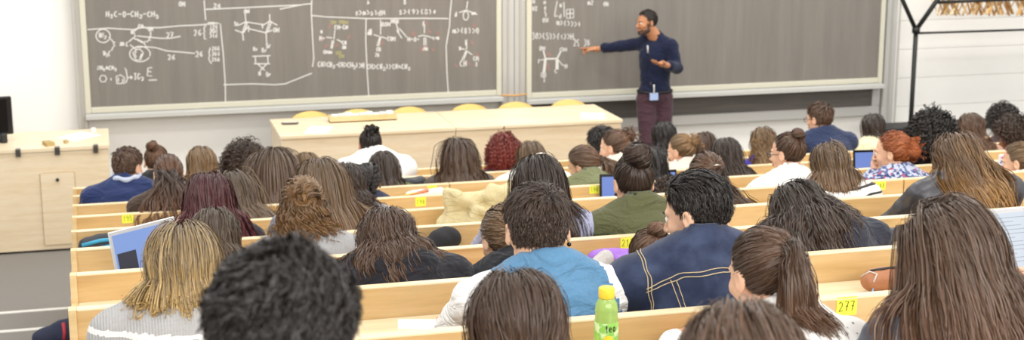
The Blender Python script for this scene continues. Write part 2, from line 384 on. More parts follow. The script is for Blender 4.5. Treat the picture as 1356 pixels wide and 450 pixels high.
def slerp_path(P0, T, K, off, side=None):
    """paths over the skull (local) from roots to tie point T"""
    a = (P0-CRC)/CRR; ra = np.linalg.norm(a, axis=1); b = (T-CRC)/CRR; rb = np.linalg.norm(b); an = a/ra[:, None]; bn = b/rb
    om = np.arccos(np.clip(an @ bn, -.999, .999)); t = np.linspace(0, 1, K)
    w0 = np.sin((1-t)[None]*om[:, None])/np.sin(om)[:, None]; w1 = np.sin(t[None]*om[:, None])/np.sin(om)[:, None]
    U = an[:, None]*w0[..., None]+bn[None, None]*w1[..., None]; U /= np.linalg.norm(U, axis=2)[..., None]
    rr = ra[:, None]+(rb-ra[:, None])*(t**3)[None]
    bump = np.sin(np.pi*t)[None]*off[:, None]+.003
    N = U/CRR; N /= np.linalg.norm(N, axis=2)[..., None]
    return CRC+U*CRR*rr[..., None]+N*bump[..., None]
def bun_strands(c, R, axis, n, r, K=22, squash=.8, messy=.15):
    c = np.asarray(c, float); ax = np.asarray(axis, float); ax /= np.linalg.norm(ax)
    u = np.cross(ax, [1, .1, .2]); u /= np.linalg.norm(u); v = np.cross(ax, u)
    nb = 7; lock = r.integers(0, nb, n); lt = r.random(nb)*.5
    ph0 = 6.283*lock/nb+r.normal(0, .12, n); turn = 3.2+r.normal(0, .3, n)
    t = np.linspace(0, 1, K)[None]; ph = ph0[:, None]+turn[:, None]*t
    el = (-.9+2.0*t)+r.normal(0, .10, n)[:, None]+.25*np.sin(lock*2.4)[:, None]      # from rim to the crown of the bun
    el = np.clip(el, -1.2, 1.35); rad = R*(1+r.normal(0, .04, n)[:, None]+.10*np.cos((ph0[:, None]*nb+ph*2.)) )*(1+messy*.5*vnoise(np.stack([np.sin(ph), np.cos(ph), el], -1).reshape(-1, 3), .4, 2).reshape(n, K))
    x = np.cos(el)*np.cos(ph); y = np.cos(el)*np.sin(ph); z = np.sin(el)*squash
    S = c+rad[..., None]*(x[..., None]*u+y[..., None]*v+z[..., None]*ax)
    return S, .3+.5*lt[lock]
def braid_strands(path, rad, n, r, turns=6, taper=.5):
    path = np.asarray(path, float); K = 40
    s_ = np.linspace(0, 1, K); pp = np.stack([np.interp(s_, np.linspace(0, 1, len(path)), path[:, i]) for i in range(3)], 1)
    T = np.gradient(pp, axis=0); T /= np.linalg.norm(T, axis=1)[:, None]; A = np.cross(T, [0, 1., .05]); A /= np.linalg.norm(A, axis=1)[:, None]+1e-9; B = np.cross(A, T)
    lk = r.integers(0, 3, n); a = 6.283*turns*s_[None]+lk[:, None]*2.094
    R_ = rad*np.interp(s_, [0, .7, 1], [1, .8, taper])[None]
    ox = R_*np.sin(a); oy = R_*.55*np.sin(2*a); j = r.normal(0, rad*.30, (n, 2)); 
    return pp[None]+A[None]*(ox+j[:, :1])[..., None]+B[None]*(oy+j[:, 1:])[..., None]
HSC = [.93]
def tf(P, R, H): return (np.asarray(P)*HSC[0]) @ R.T+H
def make_hair(spec, Rh, H, bodyprims, parent, dist, seed):
    """spec: dict(style, root, tip, light, len, vol, wave, wl, ...). Rh,H head frame in person space"""
    r = np.random.default_rng(seed); st = spec['style']; spec = dict(spec); spec['vol'] = spec.get('vol', .02)*(.62 if dist < 6.5 or spec['style'] == 'curly' else .4); near = float(np.clip((9.0-dist)/6.0, 0, 1))
    ng = int(spec.get('n', 1.0)*(420+640*near)); mult = 3+int(5*near+.5); w = spec.get('w', .0046-.0027*near)
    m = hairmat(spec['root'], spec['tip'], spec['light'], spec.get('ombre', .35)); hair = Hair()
    vol = spec.get('vol', .02); L0 = spec.get('len', .38)
    prims = bodyprims+[]
    Hc = tf(CRC[None], Rh, H)[0]; fc = tf(np.array([[0, .028, -.03]]), Rh, H)[0]
    def coll(P):
        return np.minimum(np.minimum(sd_ell(P, Hc, CRR*HSC[0], Rh), sd_ell(P, fc, np.array([.060, .062, .074])*HSC[0], Rh)), sd_prims(P, prims))
    V, F = cap_mesh(.004, spec.get('low', 0)); hair.add(tf(V, Rh, H), F)
    wv = lambda S: wave(S, spec.get('wave', .004), spec.get('wl', .16), r, start=spec.get('wst', .15))
    if st in ('long', 'bob', 'half'):
        P, N = scalp(ng, seed); part = spec.get('part', .012)
        sx = np.where(P[:, 0]+r.normal(0, .003, len(P)) > part*np.clip((P[:, 1]+.05)/.1, 0, 1), 1., -1.); cb = spec.get('comb', .6)
        frontness = np.clip((P[:, 1]+.03)/.1, 0, 1)
        D = np.stack([sx*.8*frontness**.7*(1-.5*cb)+P[:, 0]*(1+5*frontness), -.45-cb*frontness*1.1, np.full(len(P), -.25)], 1)
        D -= N*np.sum(D*N, 1)[:, None]; D += N*.15; D /= np.linalg.norm(D, axis=1)[:, None]
        off = .003+vol*r.random(len(P))**1.2*np.clip(.35+(P[:, 2]+.06)/.1, .2, 1)
        if st == 'half':
            top = P[:, 2] > .035; tie = np.array([0, -.112, .045]); S1 = slerp_path(P[top], tie, 12, vol*r.random(top.sum())); lt = r.random(top.sum())
            S1 = tf(children(S1, mult, .003, r).reshape(-1, 3), Rh, H).reshape(-1, 12, 3)
            hair.add(*ribbons(wave(S1, .002, .05, r, start=0), w, seed, Hc)); P, N, D, off, sx = P[~top], N[~top], D[~top], off[~top], sx[~top]
        K = spec.get('K', 13+int(6*near)); Pw = tf(P, Rh, H); Dw = D @ Rh.T; L = L0*(1+r.normal(0, spec.get('lj', .07), len(P)))*np.clip(.75+.6*(.12-P[:, 2])/.18*0+.25, .5, 1)
        zc = None if 'zcut' not in spec else Hc[2]+spec['zcut']+r.normal(0, .012, len(P))
        S = fall(Pw, Dw, L, K, coll, off, zcut=zc, g0=.16, g1=spec.get('g1', .42), att=spec.get('att', .8))
        hg_ = spec.get('hug', .84)
        if hg_ != 1: mm_ = S.mean(0, keepdims=True); f_ = np.interp(np.linspace(0, 1, K), [0, .35, 1], [1, 1, hg_])[None, :, None]; S = mm_+(S-mm_)*f_
        if spec.get('gather'):   # swept towards one side
            gx = np.array(spec['gather']); S = S+np.linspace(0, 1, K)[None, :, None]**1.6*gx
        S = children(wv(S), mult, spec.get('clump', .0055), r, tip=spec.get('tipspread', 1.0)); hair.add(*ribbons(S, w, seed+1, Hc, light=np.tile(.5+.5*vnoise(Pw, 9, seed), mult)*.6+r.random(len(S))*.4))
    if st in ('pony', 'bun', 'updo', 'braids'):
        P, N = scalp(ng, seed, spec.get('low', 0)); tie = np.array(spec.get('tie', (0, -.112, .02)), float)
        S1 = slerp_path(P, tie, 14, vol*(.3+.7*r.random(len(P)))); lt = .5+.5*vnoise(P, 10, seed)
        S1 = children(S1, mult, .0028, r, tip=.6); S1 = wave(S1, spec.get('swave', .0015), .06, r, start=0, coh=9)
        hair.add(*ribbons(tf(S1.reshape(-1, 3), Rh, H).reshape(-1, 14, 3), w, seed, Hc, light=np.tile(lt, mult)*.6+.4*r.random(len(S1)), taper=.9))
    if st == 'pony' or spec.get('tail'):
        nt = int(ng*.45); tw = tf(tie[None], Rh, H)[0]; o = r.normal(0, spec.get('tr', .009), (nt, 3)); ax = (tie-CRC)/np.linalg.norm(tie-CRC)
        d0 = np.tile(ax+np.array([0, 0, spec.get('up', .3)]), (nt, 1))+r.normal(0, .12, (nt, 3)); d0 /= np.linalg.norm(d0, axis=1)[:, None]
        K = 17; L = L0*(1+r.normal(0, .10, nt)); S = fall(tw+o, d0 @ Rh.T, L, K, coll, .006+spec.get('tvol', .02)*r.random(nt), g0=.1, g1=.4)
        mp_ = S.mean(0, keepdims=True); S = mp_+(S-mp_)*np.interp(np.linspace(0, 1, K), [0, .2, 1], [1, .6, .8])[None, :, None]
        fan = spec.get('fan', .02); S = S+(r.normal(0, 1, (nt, 1, 3))*np.array([1, .5, 0])*fan*np.interp(np.linspace(0, 1, K), [0, .35, .8, 1], [0, .6, 1, .7])[None, :, None])
        if spec.get('gather'): S = S+np.interp(np.linspace(0, 1, K), [0, .3, 1], [0, .8, 1])[None, :, None]*np.array(spec['gather'])
        S = children(wv(S), mult+1, .004, r); hair.add(*ribbons(S, w, seed+2, tw+np.array([0, .1, 0])))
        mbt = MB(); tt = np.linspace(0, 6.283, 15); e1 = np.cross(ax, [0, .2, 1]); e1 /= np.linalg.norm(e1); e2 = np.cross(ax, e1)
        ring = tf(tie+ax*.006+(np.cos(tt)[:, None]*e1+np.sin(tt)[:, None]*e2)*.016, Rh, H); mbt.tube(ring, .004, 6, caps=False)
        mbt.build('hair_tie', mat('20202a', .7), parent, smooth=True)
    if st == 'bun':
        R = spec.get('R', .04); ax = np.array(spec.get('bax', (0, -.6, .8)), float); ax /= np.linalg.norm(ax); c = tie+ax*R*spec.get('bo', .55)
        V, F = snets(lambda Q: sd_ell(Q, c, (R*.9, R*.9, R*.86)), c-R*1.1, c+R*1.1, R/8); hair.add(tf(V, Rh, H), F)
        S, lt = bun_strands(c, R*1.02, ax, int(ng*1.6*(1+near)), r, messy=spec.get('messy', .3)); S = wave(S, spec.get('bw', .0012), .03, r, start=0, coh=8)
        hair.add(*ribbons(tf(S.reshape(-1, 3), Rh, H).reshape(S.shape), w, seed+3, tf(c[None], Rh, H)[0], light=lt, tilt=.4))
        if spec.get('messy', 0) > .4:
            nn = 60; pr = np.array([c+R*np.array([math.cos(a), math.sin(a), math.sin(2*a)]) for a in r.random(nn)*6.28]); d = pr-c; d /= np.linalg.norm(d, axis=1)[:, None]
            S = pr[:, None]+d[:, None]*np.linspace(0, .035, 8)[None, :, None]; S = wave(S+r.normal(0, .006, S.shape)*np.linspace(0, 1, 8)[None, :, None], .006, .03, r, start=0)
            hair.add(*ribbons(tf(S.reshape(-1, 3), Rh, H).reshape(S.shape), w, seed+5, Hc))
    if st == 'updo' or spec.get('loops'):
        # a loose knot of looped locks pinned at the back of the head, with hanging curls
        c0 = np.array(spec.get('knot', (0, -.115, .05))); nl = spec.get('nl', 14)
        for i in range(nl):
            a = 6.283*i/nl+r.normal(0, .3); cc = c0+np.array([math.cos(a)*.035, -.002, math.sin(a)*.03])*r.uniform(.4, 1.2)
            t = np.linspace(0, 6.283*r.uniform(.7, 1), 20); rr_ = r.uniform(.016, .028); e1 = rotz(r.normal(0, .5)) @ np.array([1, 0, 0.]); e2 = rotx(r.normal(0, .6)) @ np.array([0, -.25, 1.])
            path = cc+rr_*(np.cos(t)[:, None]*e1+np.sin(t)[:, None]*e2)+np.array([0, -1, 0])*.014*np.sin(t/2)[:, None]
            S = path[None]+r.normal(0, .0042, (int(60+90*near), 1, 3)); S = wave(S, .001, .04, r, start=0)
            hair.add(*ribbons(tf(S.reshape(-1, 3), Rh, H).reshape(S.shape), w, seed+20+i, Hc, light=np.full(len(S), r.random()), tilt=.5))
    if st == 'updo' and spec.get('hang', 1):
        P, N = scalp(int(ng*.5), seed+4); k_ = P[:, 2] < .045; P, N = P[k_], N[k_]; K = 20
        D = N*.4+np.array([0, -.1, -1]); D /= np.linalg.norm(D, axis=1)[:, None]; L = L0*(1+r.normal(0, .2, len(P)))
        S = fall(tf(P, Rh, H), D @ Rh.T, L, K, coll, .004+vol*r.random(len(P))); S = wave(S, .011, .07, r, start=.2)
        hair.add(*ribbons(children(S, mult, .004, r), w, seed+6, Hc))
    if st == 'short':
        P, N = scalp(int(ng*2.4), seed, spec.get('low', .004)); cr = np.array([.01, -.06, .11]); cd = np.array(spec.get('dir', (.1, .6, 0)), float)
        out = P-cr; out -= N*np.sum(out*N, 1)[:, None]; out /= np.linalg.norm(out, axis=1)[:, None]+1e-6
        topw = np.clip((P[:, 2]-.03)/.06, 0, 1)[:, None]; D = out*(1-.6*topw)+cd*topw+np.array([0, -.2, -.5])*(1-topw)
        D -= N*np.sum(D*N, 1)[:, None]; D /= np.linalg.norm(D, axis=1)[:, None]+1e-6
        D = D+N*(spec.get('lift', .5)*(.4+.8*r.random((len(P), 1))))+.5*np.stack([vnoise(P, 7, i+seed) for i in range(3)], 1)*spec.get('tuft', .6); D /= np.linalg.norm(D, axis=1)[:, None]
        L = spec.get('side', .012)+(spec.get('top', .04)-spec.get('side', .012))*topw[:, 0]; L = L*(1+r.normal(0, .18, len(P)))
        K = 9; hc2 = lambda Q: sd_ell(Q, CRC, CRR); S = fall(P, D, L, K, hc2, .002+.4*L*r.random(len(P)), g0=.02, g1=.16, gvec=(0, -.1, -1))
        if spec.get('curl'): S = wave(S, spec['curl'], spec.get('cwl', .03), r, start=0, coh=10)
        S = children(S, mult, .0035, r, tip=.5)
        hair.add(*ribbons(tf(S.reshape(-1, 3), Rh, H).reshape(S.shape), w*spec.get('ww', .8), seed, Hc, taper=.2, tilt=.5))
    if st == 'curly':
        P, N = scalp(ng*2 if spec.get('short') else int(ng*1.3), seed); K = 22 if spec.get('short') else 30
        D = N*1.1+np.array([0, -.15, .1]); D /= np.linalg.norm(D, axis=1)[:, None]; L = L0*(1+r.normal(0, .15, len(P)))
        if spec.get('short'): zf_ = np.interp(P[:, 2], [-.06, .03, .09], spec.get('fade', (.35, .6, 1))); L = L*zf_
        S = fall(tf(P, Rh, H), D @ Rh.T, L, K, coll, .004+vol*r.random(len(P)), g0=spec.get('cg0', .04), g1=spec.get('cg', .2))
        ph = r.random(len(P))*6.28; s_ = np.linspace(0, 1, K)[None]*L[:, None]; cr_ = spec.get('cr', .009)*(.7+.6*r.random(len(P)))[:, None]*np.interp(np.linspace(0, 1, K), [0, .15, 1], [.2, 1, 1])[None]
        if spec.get('short'): cr_ = cr_*zf_[:, None]
        T = np.gradient(S, axis=1); T /= np.linalg.norm(T, axis=2)[..., None]+1e-9; A = np.cross(T, [.3, 1., .2]); A /= np.linalg.norm(A, axis=2)[..., None]+1e-9; B = np.cross(T, A)
        arg = 6.283*s_/spec.get('cp', .04)+ph[:, None]+np.cumsum(r.normal(0, .25, (len(P), K)), 1); S = S+A*(cr_*np.cos(arg))[..., None]+B*(cr_*np.sin(arg))[..., None]
        S = children(S, max(2, mult-1), .0022, r); hair.add(*ribbons(S, w*.9, seed, Hc, taper=.5))
    if st == 'braids':
        for path, rad, tn in spec['paths']:
            S = braid_strands(np.array(path), rad, int(70+130*near), r, tn)
            hair.add(*ribbons(tf(S.reshape(-1, 3), Rh, H).reshape(S.shape), w, seed+9, Hc, tilt=.5))
    return hair.build('hair', m, parent)
# ------------------------------------------------------------------ rows
RP = .9
def rowY(k): return RP*(4.79166+k)
def rowTop(k): return ZC-RP*(1.450165+.16535*k)
def rowFloor(k): return .1488*(7-k)
SKIN = {'fair': 'e3b99c', 'light': 'd9a784', 'tan': 'c08a66', 'brown': '8d5f43', 'pink': 'e6a58c'}
def skinmat(k):
    key = ('skin', k)
    if key in MC: return MC[key]
    m, nt, b = nodes('skin'); setp(b, .5, .35); b.inputs['Subsurface Weight'].default_value = .08; b.inputs['Subsurface Radius'].default_value = (.012, .005, .003)
    n = nt.nodes.new('ShaderNodeTexNoise'); n.inputs['Scale'].default_value = 30; c = lin(SKIN[k]); tc = nt.nodes.new('ShaderNodeTexCoord')
    nt.links.new(tc.outputs['Object'], n.inputs['Vector']); r = ramp(nt, [(.35, [c[0]*.93, c[1]*.86, c[2]*.84, 1]), (.65, c)])
    nt.links.new(n.outputs['Fac'], r.inputs[0]); nt.links.new(r.outputs[0], b.inputs['Base Color']); MC[key] = m; return m
def clothmat(kind, a, b_=None):
    key = ('c', kind, a, b_)
    if key in MC: return MC[key]
    if kind == 'leather': m = mat(a, .36, .55, nz=.15, scale=18, bump=.25); MC[key] = m; return m
    m, nt, b = nodes('fabric_'+kind); setp(b, .85, .2, sheen=.15); tc = nt.nodes.new('ShaderNodeTexCoord'); L = nt.links.new
    def bump(out, s, dist=.003):
        bp = nt.nodes.new('ShaderNodeBump'); bp.inputs['Strength'].default_value = s; bp.inputs['Distance'].default_value = dist; L(out, bp.inputs['Height']); L(bp.outputs['Normal'], b.inputs['Normal'])
    n = nt.nodes.new('ShaderNodeTexNoise'); n.inputs['Scale'].default_value = 140; n.inputs['Detail'].default_value = 3; L(tc.outputs['Object'], n.inputs['Vector'])
    ca = lin(a); r = ramp(nt, [(.3, [c*.92 for c in ca[:3]]+[1]), (.7, [min(1, c*1.05) for c in ca[:3]]+[1])]); L(n.outputs['Fac'], r.inputs[0]); col = r.outputs[0]
    if kind == 'knit':
        w = nt.nodes.new('ShaderNodeTexWave'); w.bands_direction = 'X'; w.inputs['Scale'].default_value = 45; w.inputs['Distortion'].default_value = 1.5; L(tc.outputs['Object'], w.inputs['Vector']); bump(w.outputs['Fac'], .5, .003)
    elif kind == 'stripe':
        w = nt.nodes.new('ShaderNodeTexWave'); w.bands_direction = 'Z'; w.wave_profile = 'SIN'; w.inputs['Scale'].default_value = 8.2; w.inputs['Distortion'].default_value = .5; w.inputs['Detail'].default_value = 0; L(tc.outputs['Object'], w.inputs['Vector'])
        r2 = ramp(nt, [(.80, (0, 0, 0, 1)), (.88, (1, 1, 1, 1))]); L(w.outputs['Fac'], r2.inputs[0]); mx = nt.nodes.new('ShaderNodeMix'); mx.data_type = 'RGBA'
        L(r2.outputs[0], mx.inputs['Factor']); L(col, mx.inputs['A']); mx.inputs['B'].default_value = lin(b_); col = mx.outputs['Result']; bump(n.outputs['Fac'], .2)
    elif kind == 'floral':
        v = nt.nodes.new('ShaderNodeTexVoronoi'); v.inputs['Scale'].default_value = 75; L(tc.outputs['Object'], v.inputs['Vector']); r2 = ramp(nt, [(.0, b_), (.33, 'a8526a'), (.42, a), (.75, a), (.8, '2f4370')]); r2.color_ramp.interpolation = 'CONSTANT'
        sp = nt.nodes.new('ShaderNodeSeparateColor'); L(v.outputs['Color'], sp.inputs[0]); L(sp.outputs[0], r2.inputs[0]); col = r2.outputs[0]
    elif kind == 'dots':
        v = nt.nodes.new('ShaderNodeTexVoronoi'); v.inputs['Scale'].default_value = 42; v.inputs['Randomness'].default_value = .35; L(tc.outputs['Object'], v.inputs['Vector']); r2 = ramp(nt, [(.13, b_), (.17, a)]); L(v.outputs['Distance'], r2.inputs[0]); col = r2.outputs[0]
    elif kind == 'denim':
        w = nt.nodes.new('ShaderNodeTexNoise'); w.inputs['Scale'].default_value = 14; w.inputs['Detail'].default_value = 6; L(tc.outputs['Object'], w.inputs['Vector']); mx = nt.nodes.new('ShaderNodeMix'); mx.data_type = 'RGBA'
        r2 = ramp(nt, [(.45, (0, 0, 0, 1)), (.75, (.7, .7, .7, 1))]); L(w.outputs['Fac'], r2.inputs[0]); L(r2.outputs[0], mx.inputs['Factor']); L(col, mx.inputs['A']); mx.inputs['B'].default_value = lin(b_ or '6f7fa0'); col = mx.outputs['Result']; bump(w.outputs['Fac'], .35)
    elif kind == 'puffer': bump(n.outputs['Fac'], .1); b.inputs['Roughness'].default_value = .5
    else:
        fo = nt.nodes.new('ShaderNodeTexNoise'); fo.inputs['Scale'].default_value = 7; fo.inputs['Distortion'].default_value = 2.2; fo.inputs['Detail'].default_value = 2; mpp = nt.nodes.new('ShaderNodeMapping'); mpp.inputs['Scale'].default_value = (1, 1, 2.2); L(tc.outputs['Object'], mpp.inputs[0]); L(mpp.outputs[0], fo.inputs['Vector']); bump(fo.outputs['Fac'], .55, .035)
    L(col, b.inputs['Base Color']); MC[key] = m; return m
TR = {}
def trousers(parent, h):
    if h not in TR:
        pr = [('e', (0, 0, .56), (.175, .13, .11), .03)]
        sh = MB()
        for s in (-1, 1): pr += [('c', (s*.09, .05, .535), (s*.12, .45, .53), .085, .062, .03), ('c', (s*.12, .45, .53), (s*.12, .43, .10), .062, .045, .02)]
        V, F = snets(lambda P: sd_prims(P, pr), (-.24, -.18, .03), (.24, .56, .72), .024)
        pr2 = [[('c', (s*.12, .40, .045), (s*.12, .56, .03), .042, .034, .02)] for s in (-1, 1)]
        TR[h] = (meshnp('trousers', V, F), [meshnp('shoe', *snets(lambda P, q=q: np.maximum(sd_prims(P, q), -P[:, 2]+.002), (-.2, .3, -.03), (.2, .64, .14), .016)) for q in pr2])
    a, b = TR[h]
    link('trousers', a, mat(h, .9, .2, bump=.2), parent)
    for q in b: link('shoe', q, mat('3a3638', .6), parent)
def glasses(parent, Rh, H, col='1c1a1a'):
    mb = MB()
    for s in (-1, 1):
        t = np.linspace(0, 6.283, 21); ring = np.stack([s*.033+.023*np.cos(t), np.full(21, .1), .0+.018*np.sin(t)], 1); mb.tube(tf(ring, Rh, H), .0018, 6, caps=False)
        mb.tube(tf(np.array([(s*.056, .1, .006), (s*.075, .06, .006), (s*.082, 0, .006), (s*.082, -.02, -.006)]), Rh, H), .002, 6)
    mb.tube(tf(np.array([(-.01, .102, .004), (0, .104, .008), (.01, .102, .004)]), Rh, H), .0018, 6)
    return mb.build('glasses', mat(col, .3, .5), parent, smooth=True)
def face(root, R, H, browc):
    bm = mat(browc, .8); 
    for s in (-1, 1):
        c = tf(np.array([[s*.031, .0765, .003]]), R, H)[0]; V, F = snets(lambda P: sd_ell(P, (0, 0, 0), (.0122,)*3), (-.016,)*3, (.016,)*3, .0032)
        MB().add(V+c, F.tolist()).build('eye', mat('e9e4df', .25), root, True)
        t = np.linspace(0, 6.283, 13)[:-1]; P = np.stack([s*.031+.0052*np.cos(t), .0888+0*t, .003+.0052*np.sin(t)], 1); P2 = P*[1, 1, 1]; P2[:, 1] += .0012; Q = tf(np.concatenate([P, P2]), R, H)
        MB().add(Q, [list(range(12)), list(range(12, 24))[::-1]]+[(i, (i+1) % 12, 12+(i+1) % 12, 12+i) for i in range(12)]).build('iris', mat('3a261a', .2), root)
        MB().tube(tf(np.array([(s*.016, .0955, .020), (s*.03, .092, .026), (s*.047, .080, .022)]), R, H), [.002, .0034, .0015], 6, flat=.6).build('eyebrow', bm, root, True)
    lp = np.array([(-.021, .088, -.0615), (-.008, .0985, -.060), (0, .0995, -.0615), (.008, .0985, -.060), (.021, .088, -.0615)])
    MB().tube(tf(lp, R, H), [.0015, .004, .004, .004, .0015], 8).tube(tf(lp-[0, .001, .008], R, H), [.001, .0045, .005, .0045, .001], 8).build('lips', mat('b5695c', .45), root, True)
def frame_from(y, up=(0, 0, 1)):
    y = np.asarray(y, float); y /= np.linalg.norm(y); x = np.cross(y, up); x /= np.linalg.norm(x)+1e-9; z = np.cross(x, y); return np.stack([x, y, z], 1)
def add_hand(Vs, Fs, n, W, d, kind, right, up=(0, 0, 1), s=1.0):
    V, F = hand_mesh(kind); V = V*s; 
    if not right: V = V*np.array([-1, 1, 1]); F = F[:, ::-1]
    V = V @ frame_from(d, up).T+W; Vs.append(V); Fs.append(F+n); return n+len(V)
def project(P, fn, d=0.0, it=6):
    P = np.array(P, float)
    for _ in range(it):
        e = fn(P); h = .003; n = np.stack([fn(P+np.eye(3)[i]*h)-e for i in range(3)], 1); n /= np.linalg.norm(n, axis=1)[:, None]+1e-9; P = P-n*(e-d)[:, None]
    return P
PEOPLE = []
def person(k, px, py, label, hair, top, skin='fair', male=False, dy=.25, nz=0.0, yaw=0, pitch=12, roll=0, bpx=None, bdy=0.0, sh=None, group=None, extra=None, hands='desk', gl=None, nb=0.0, trous='3c4252', hs=1.0):
    seed = 100+len(PEOPLE)*17; PEOPLE.append(label)
    Yh = rowY(k)+dy+.02; T = onY(px, py, Yh); fl = rowFloor(k)
    bx = onY(bpx if bpx is not None else px, py+40, Yh)[0]
    root = thing('person', label, 'person', (bx, rowY(k)+.20+bdy, fl), 0, group); org = np.array([bx, rowY(k)+.20+bdy, fl])
    R = rotz(math.radians(yaw)) @ rotx(-math.radians(pitch)) @ roty(math.radians(roll))
    vol = hair.get('topv', hair.get('vol', .02)*.7 if hair['style'] in ('long', 'bob', 'half', 'pony', 'bun') else .02)
    cr = T-org-np.array([0, 0, .092+vol]); H = cr-R @ CRC*(hs*(.965 if male else .92))
    HSC[0] = hs*(.965 if male else .92)
    sh = sh or (.195 if male else .168); sm = 1.0 if male else .9
    sp_ = math.sin(math.radians(pitch)); NB = np.array([H[0]*.75, H[1]-.044-.06*sp_-nb, H[2]-.118+.11*sp_+nz]); hip = np.array([0, 0, .56])
    if NB[2] < .8: NB[2] = max(NB[2], .78)
    sp = lambda t: hip+(NB-hip)*t+np.array([0, -.05, 0])*math.sin(math.pi*t)
    pr = [('e', hip, (.175*sm, .13, .12), .03), ('e', sp(.35), (.15*sm, .112, .14), .06), ('e', sp(.66), (.165*sm, .115, .15), .08), ('e', sp(.82), (.15*sm, .095, .1), .06)]
    S_ = [NB+np.array([s*sh, .0, -.070]) for s in (-1, 1)]
    pr += [('c', S_[0], S_[1], .047*sm, .047*sm, .06), ('c', NB+np.array([-.02, -.005, .02]), S_[0], .052, .042, .04), ('c', NB+np.array([.02, -.005, .02]), S_[1], .052, .042, .04)]
    arms = []; dz = .775
    for i, s in enumerate((-1, 1)):
        E = S_[i]+np.array([s*.055, .17, -.17]); E[2] = max(E[2], dz+.045)
        W = np.array([NB[0]+s*.09, E[1]+.23, dz+.04])
        if hands == 'chin' and s == -1: E = S_[i]+np.array([-.03, .20, -.10]); W = H+np.array([-.055, .07, -.115])
        if hands == 'tablet' and s == -1: W = E+np.array([.02, .2, .14])
        if hands == 'phone' and s == -1: E = S_[i]+np.array([-.05, .2, -.12]); W = E+np.array([0.0, .12, .20])
        arms.append((S_[i], E, W)); pr += [('c', S_[i], E, .052*sm, .044*sm, .035), ('c', E, W, .042*sm, .029*sm, .02)]
    body = [p for p in pr]
    ex = []
    if top.get('hood'): ex += [('e', NB+np.array([0, -.075, -.02]), (.115, .045, .075), .03), ('c', NB+np.array([-.085, -.01, .0]), NB+np.array([-.05, -.065, -.02]), .03, .035, .02), ('c', NB+np.array([.085, -.01, .0]), NB+np.array([.05, -.065, -.02]), .03, .035, .02)]
    g = top.get('grow', .006); short = top.get('sleeve') == 'short'
    cpr = pr[:7]+([('c', S_[i], (S_[i]*.45+arms[i][1]*.55), .055*sm, .052*sm, .03) for i in (0, 1)] if short else pr[7:])+ex
    wa = top.get('wr', .0055); n0 = NB+np.array([0, .015, -.02 if top.get('wide') else .0])
    def csdf(P):
        d = sd_prims(P, cpr, g); wr = vnoise(P*np.array([1, 1, 1.6]), 5, seed)+.6*vnoise(P*np.array([1.5, 1, 3]), 9, seed+1); d = d-wa*wr
        if top.get('puff'): d = d-.008*np.abs(np.sin(P[:, 2]*math.pi/.045+P[:, 0]*1.0))
        return np.maximum(d, -sd_cone(P, n0+np.array([0, -.0, -.01]), H, .062+(.02 if top.get('wide') else 0), .075))
    dist = Yh; hh = .0125 if dist < 4.6 else (.016 if dist < 7 else .02)
    lo = np.min([p[1]-.2 for p in pr]+[a[2]-.06 for a in arms], 0); hi = np.max([p[1]+.2 for p in pr]+[a[2]+.06 for a in arms], 0)
    hi[2] = NB[2]+.12; lo[2] = .42
    V, F = snets(csdf, lo, hi, hh); me = meshnp('top', V, F)
    mats = [clothmat(*top['m'])]; garment = top.get('name', 'sweater')
    if top.get('zones'):
        cen = V[F].mean(1)-NB; mi = np.zeros(len(F), np.int32)
        for j, (mm, fn) in enumerate(top['zones']): mats.append(clothmat(*mm)); mi[fn(cen)] = j+1
        for mm in mats: me.materials.append(mm)
        me.polygons.foreach_set('material_index', mi); o = bpy.data.objects.new(garment, me); C.objects.link(o); o.parent = root
    else: o = link(garment, me, mats[0], root)
    # body: one skin surface of torso, neck and arms with the head and hands
    nr = .060 if male else .050
    bpr = pr[:4]+pr[4:]+[('c', H+R @ np.array([0, -.022, -.05]), NB+np.array([0, 0, -.03]), nr, nr*1.12, .02)]
    def bs(P): return np.minimum(sd_prims(P, bpr[:-1], -.014), sd_cone(P, bpr[-1][1], bpr[-1][2], nr, nr*1.12))
    def axis(a, b, c0, c1, f, c): 
        out = list(np.arange(a, c0, c))+list(np.arange(c0, c1, f))+list(np.arange(c1, b+c, c)); return np.array(out)
    fz = .011 if dist < 5 else .016
    xs = axis(lo[0], hi[0], NB[0]-.1, NB[0]+.1, fz, .022); ys = axis(lo[1], hi[1], NB[1]-.1, NB[1]+.14, fz, .022); zs = axis(lo[2], H[2]+.02, NB[2]-.05, H[2]+.02, fz, .022)
    bV, bF = snets(bs, None, None, (xs, ys, zs)); Vs, Fs, n = [bV], [bF], len(bV)
    hV, hF = head_mesh(male); Vs.append(tf(hV, R, H)); Fs.append(hF+n); n += len(hV)
    for i, s in enumerate((-1, 1)):
        d = arms[i][2]-arms[i][1]; kd = 'relaxed'
        if hands == 'chin' and s == -1: d = np.array([.25, .1, 1.]); kd = 'relaxed'
        if hands in ('phone', 'tablet') and s == -1: kd = 'hold'
        n = add_hand(Vs, Fs, n, arms[i][2], d, kd, s == 1, up=(0, .3, 1) if d[2] < .3 else (0, -1, .2), s=1 if male else .92)
    link('body', meshnp('body', np.concatenate(Vs), np.concatenate(Fs)), skinmat(skin), root)
    hair_o = make_hair(hair, R, H, pr[:7]+ex, root, dist, seed)
    trousers(root, trous)
    if gl: glasses(root, R, H, gl)
    if abs(yaw) > 24: face(root, R, H, hair['root'])
    if top.get('collar'):
        mb = MB(); t = np.linspace(-2.6, 2.6, 21); rr_ = np.array([.07, .066]); pts = np.stack([NB[0]+.07*np.sin(t), NB[1]+.012-.068*np.cos(t), NB[2]+.028-.012*(1-np.cos(t))], 1)
        mb.tube(pts, .017, 8, flat=.6); mb.build('collar', clothmat(*top['collar']), root, smooth=True)
    if extra: extra(root, org, H, NB, R, csdf, arms)
    return root, org, H, NB
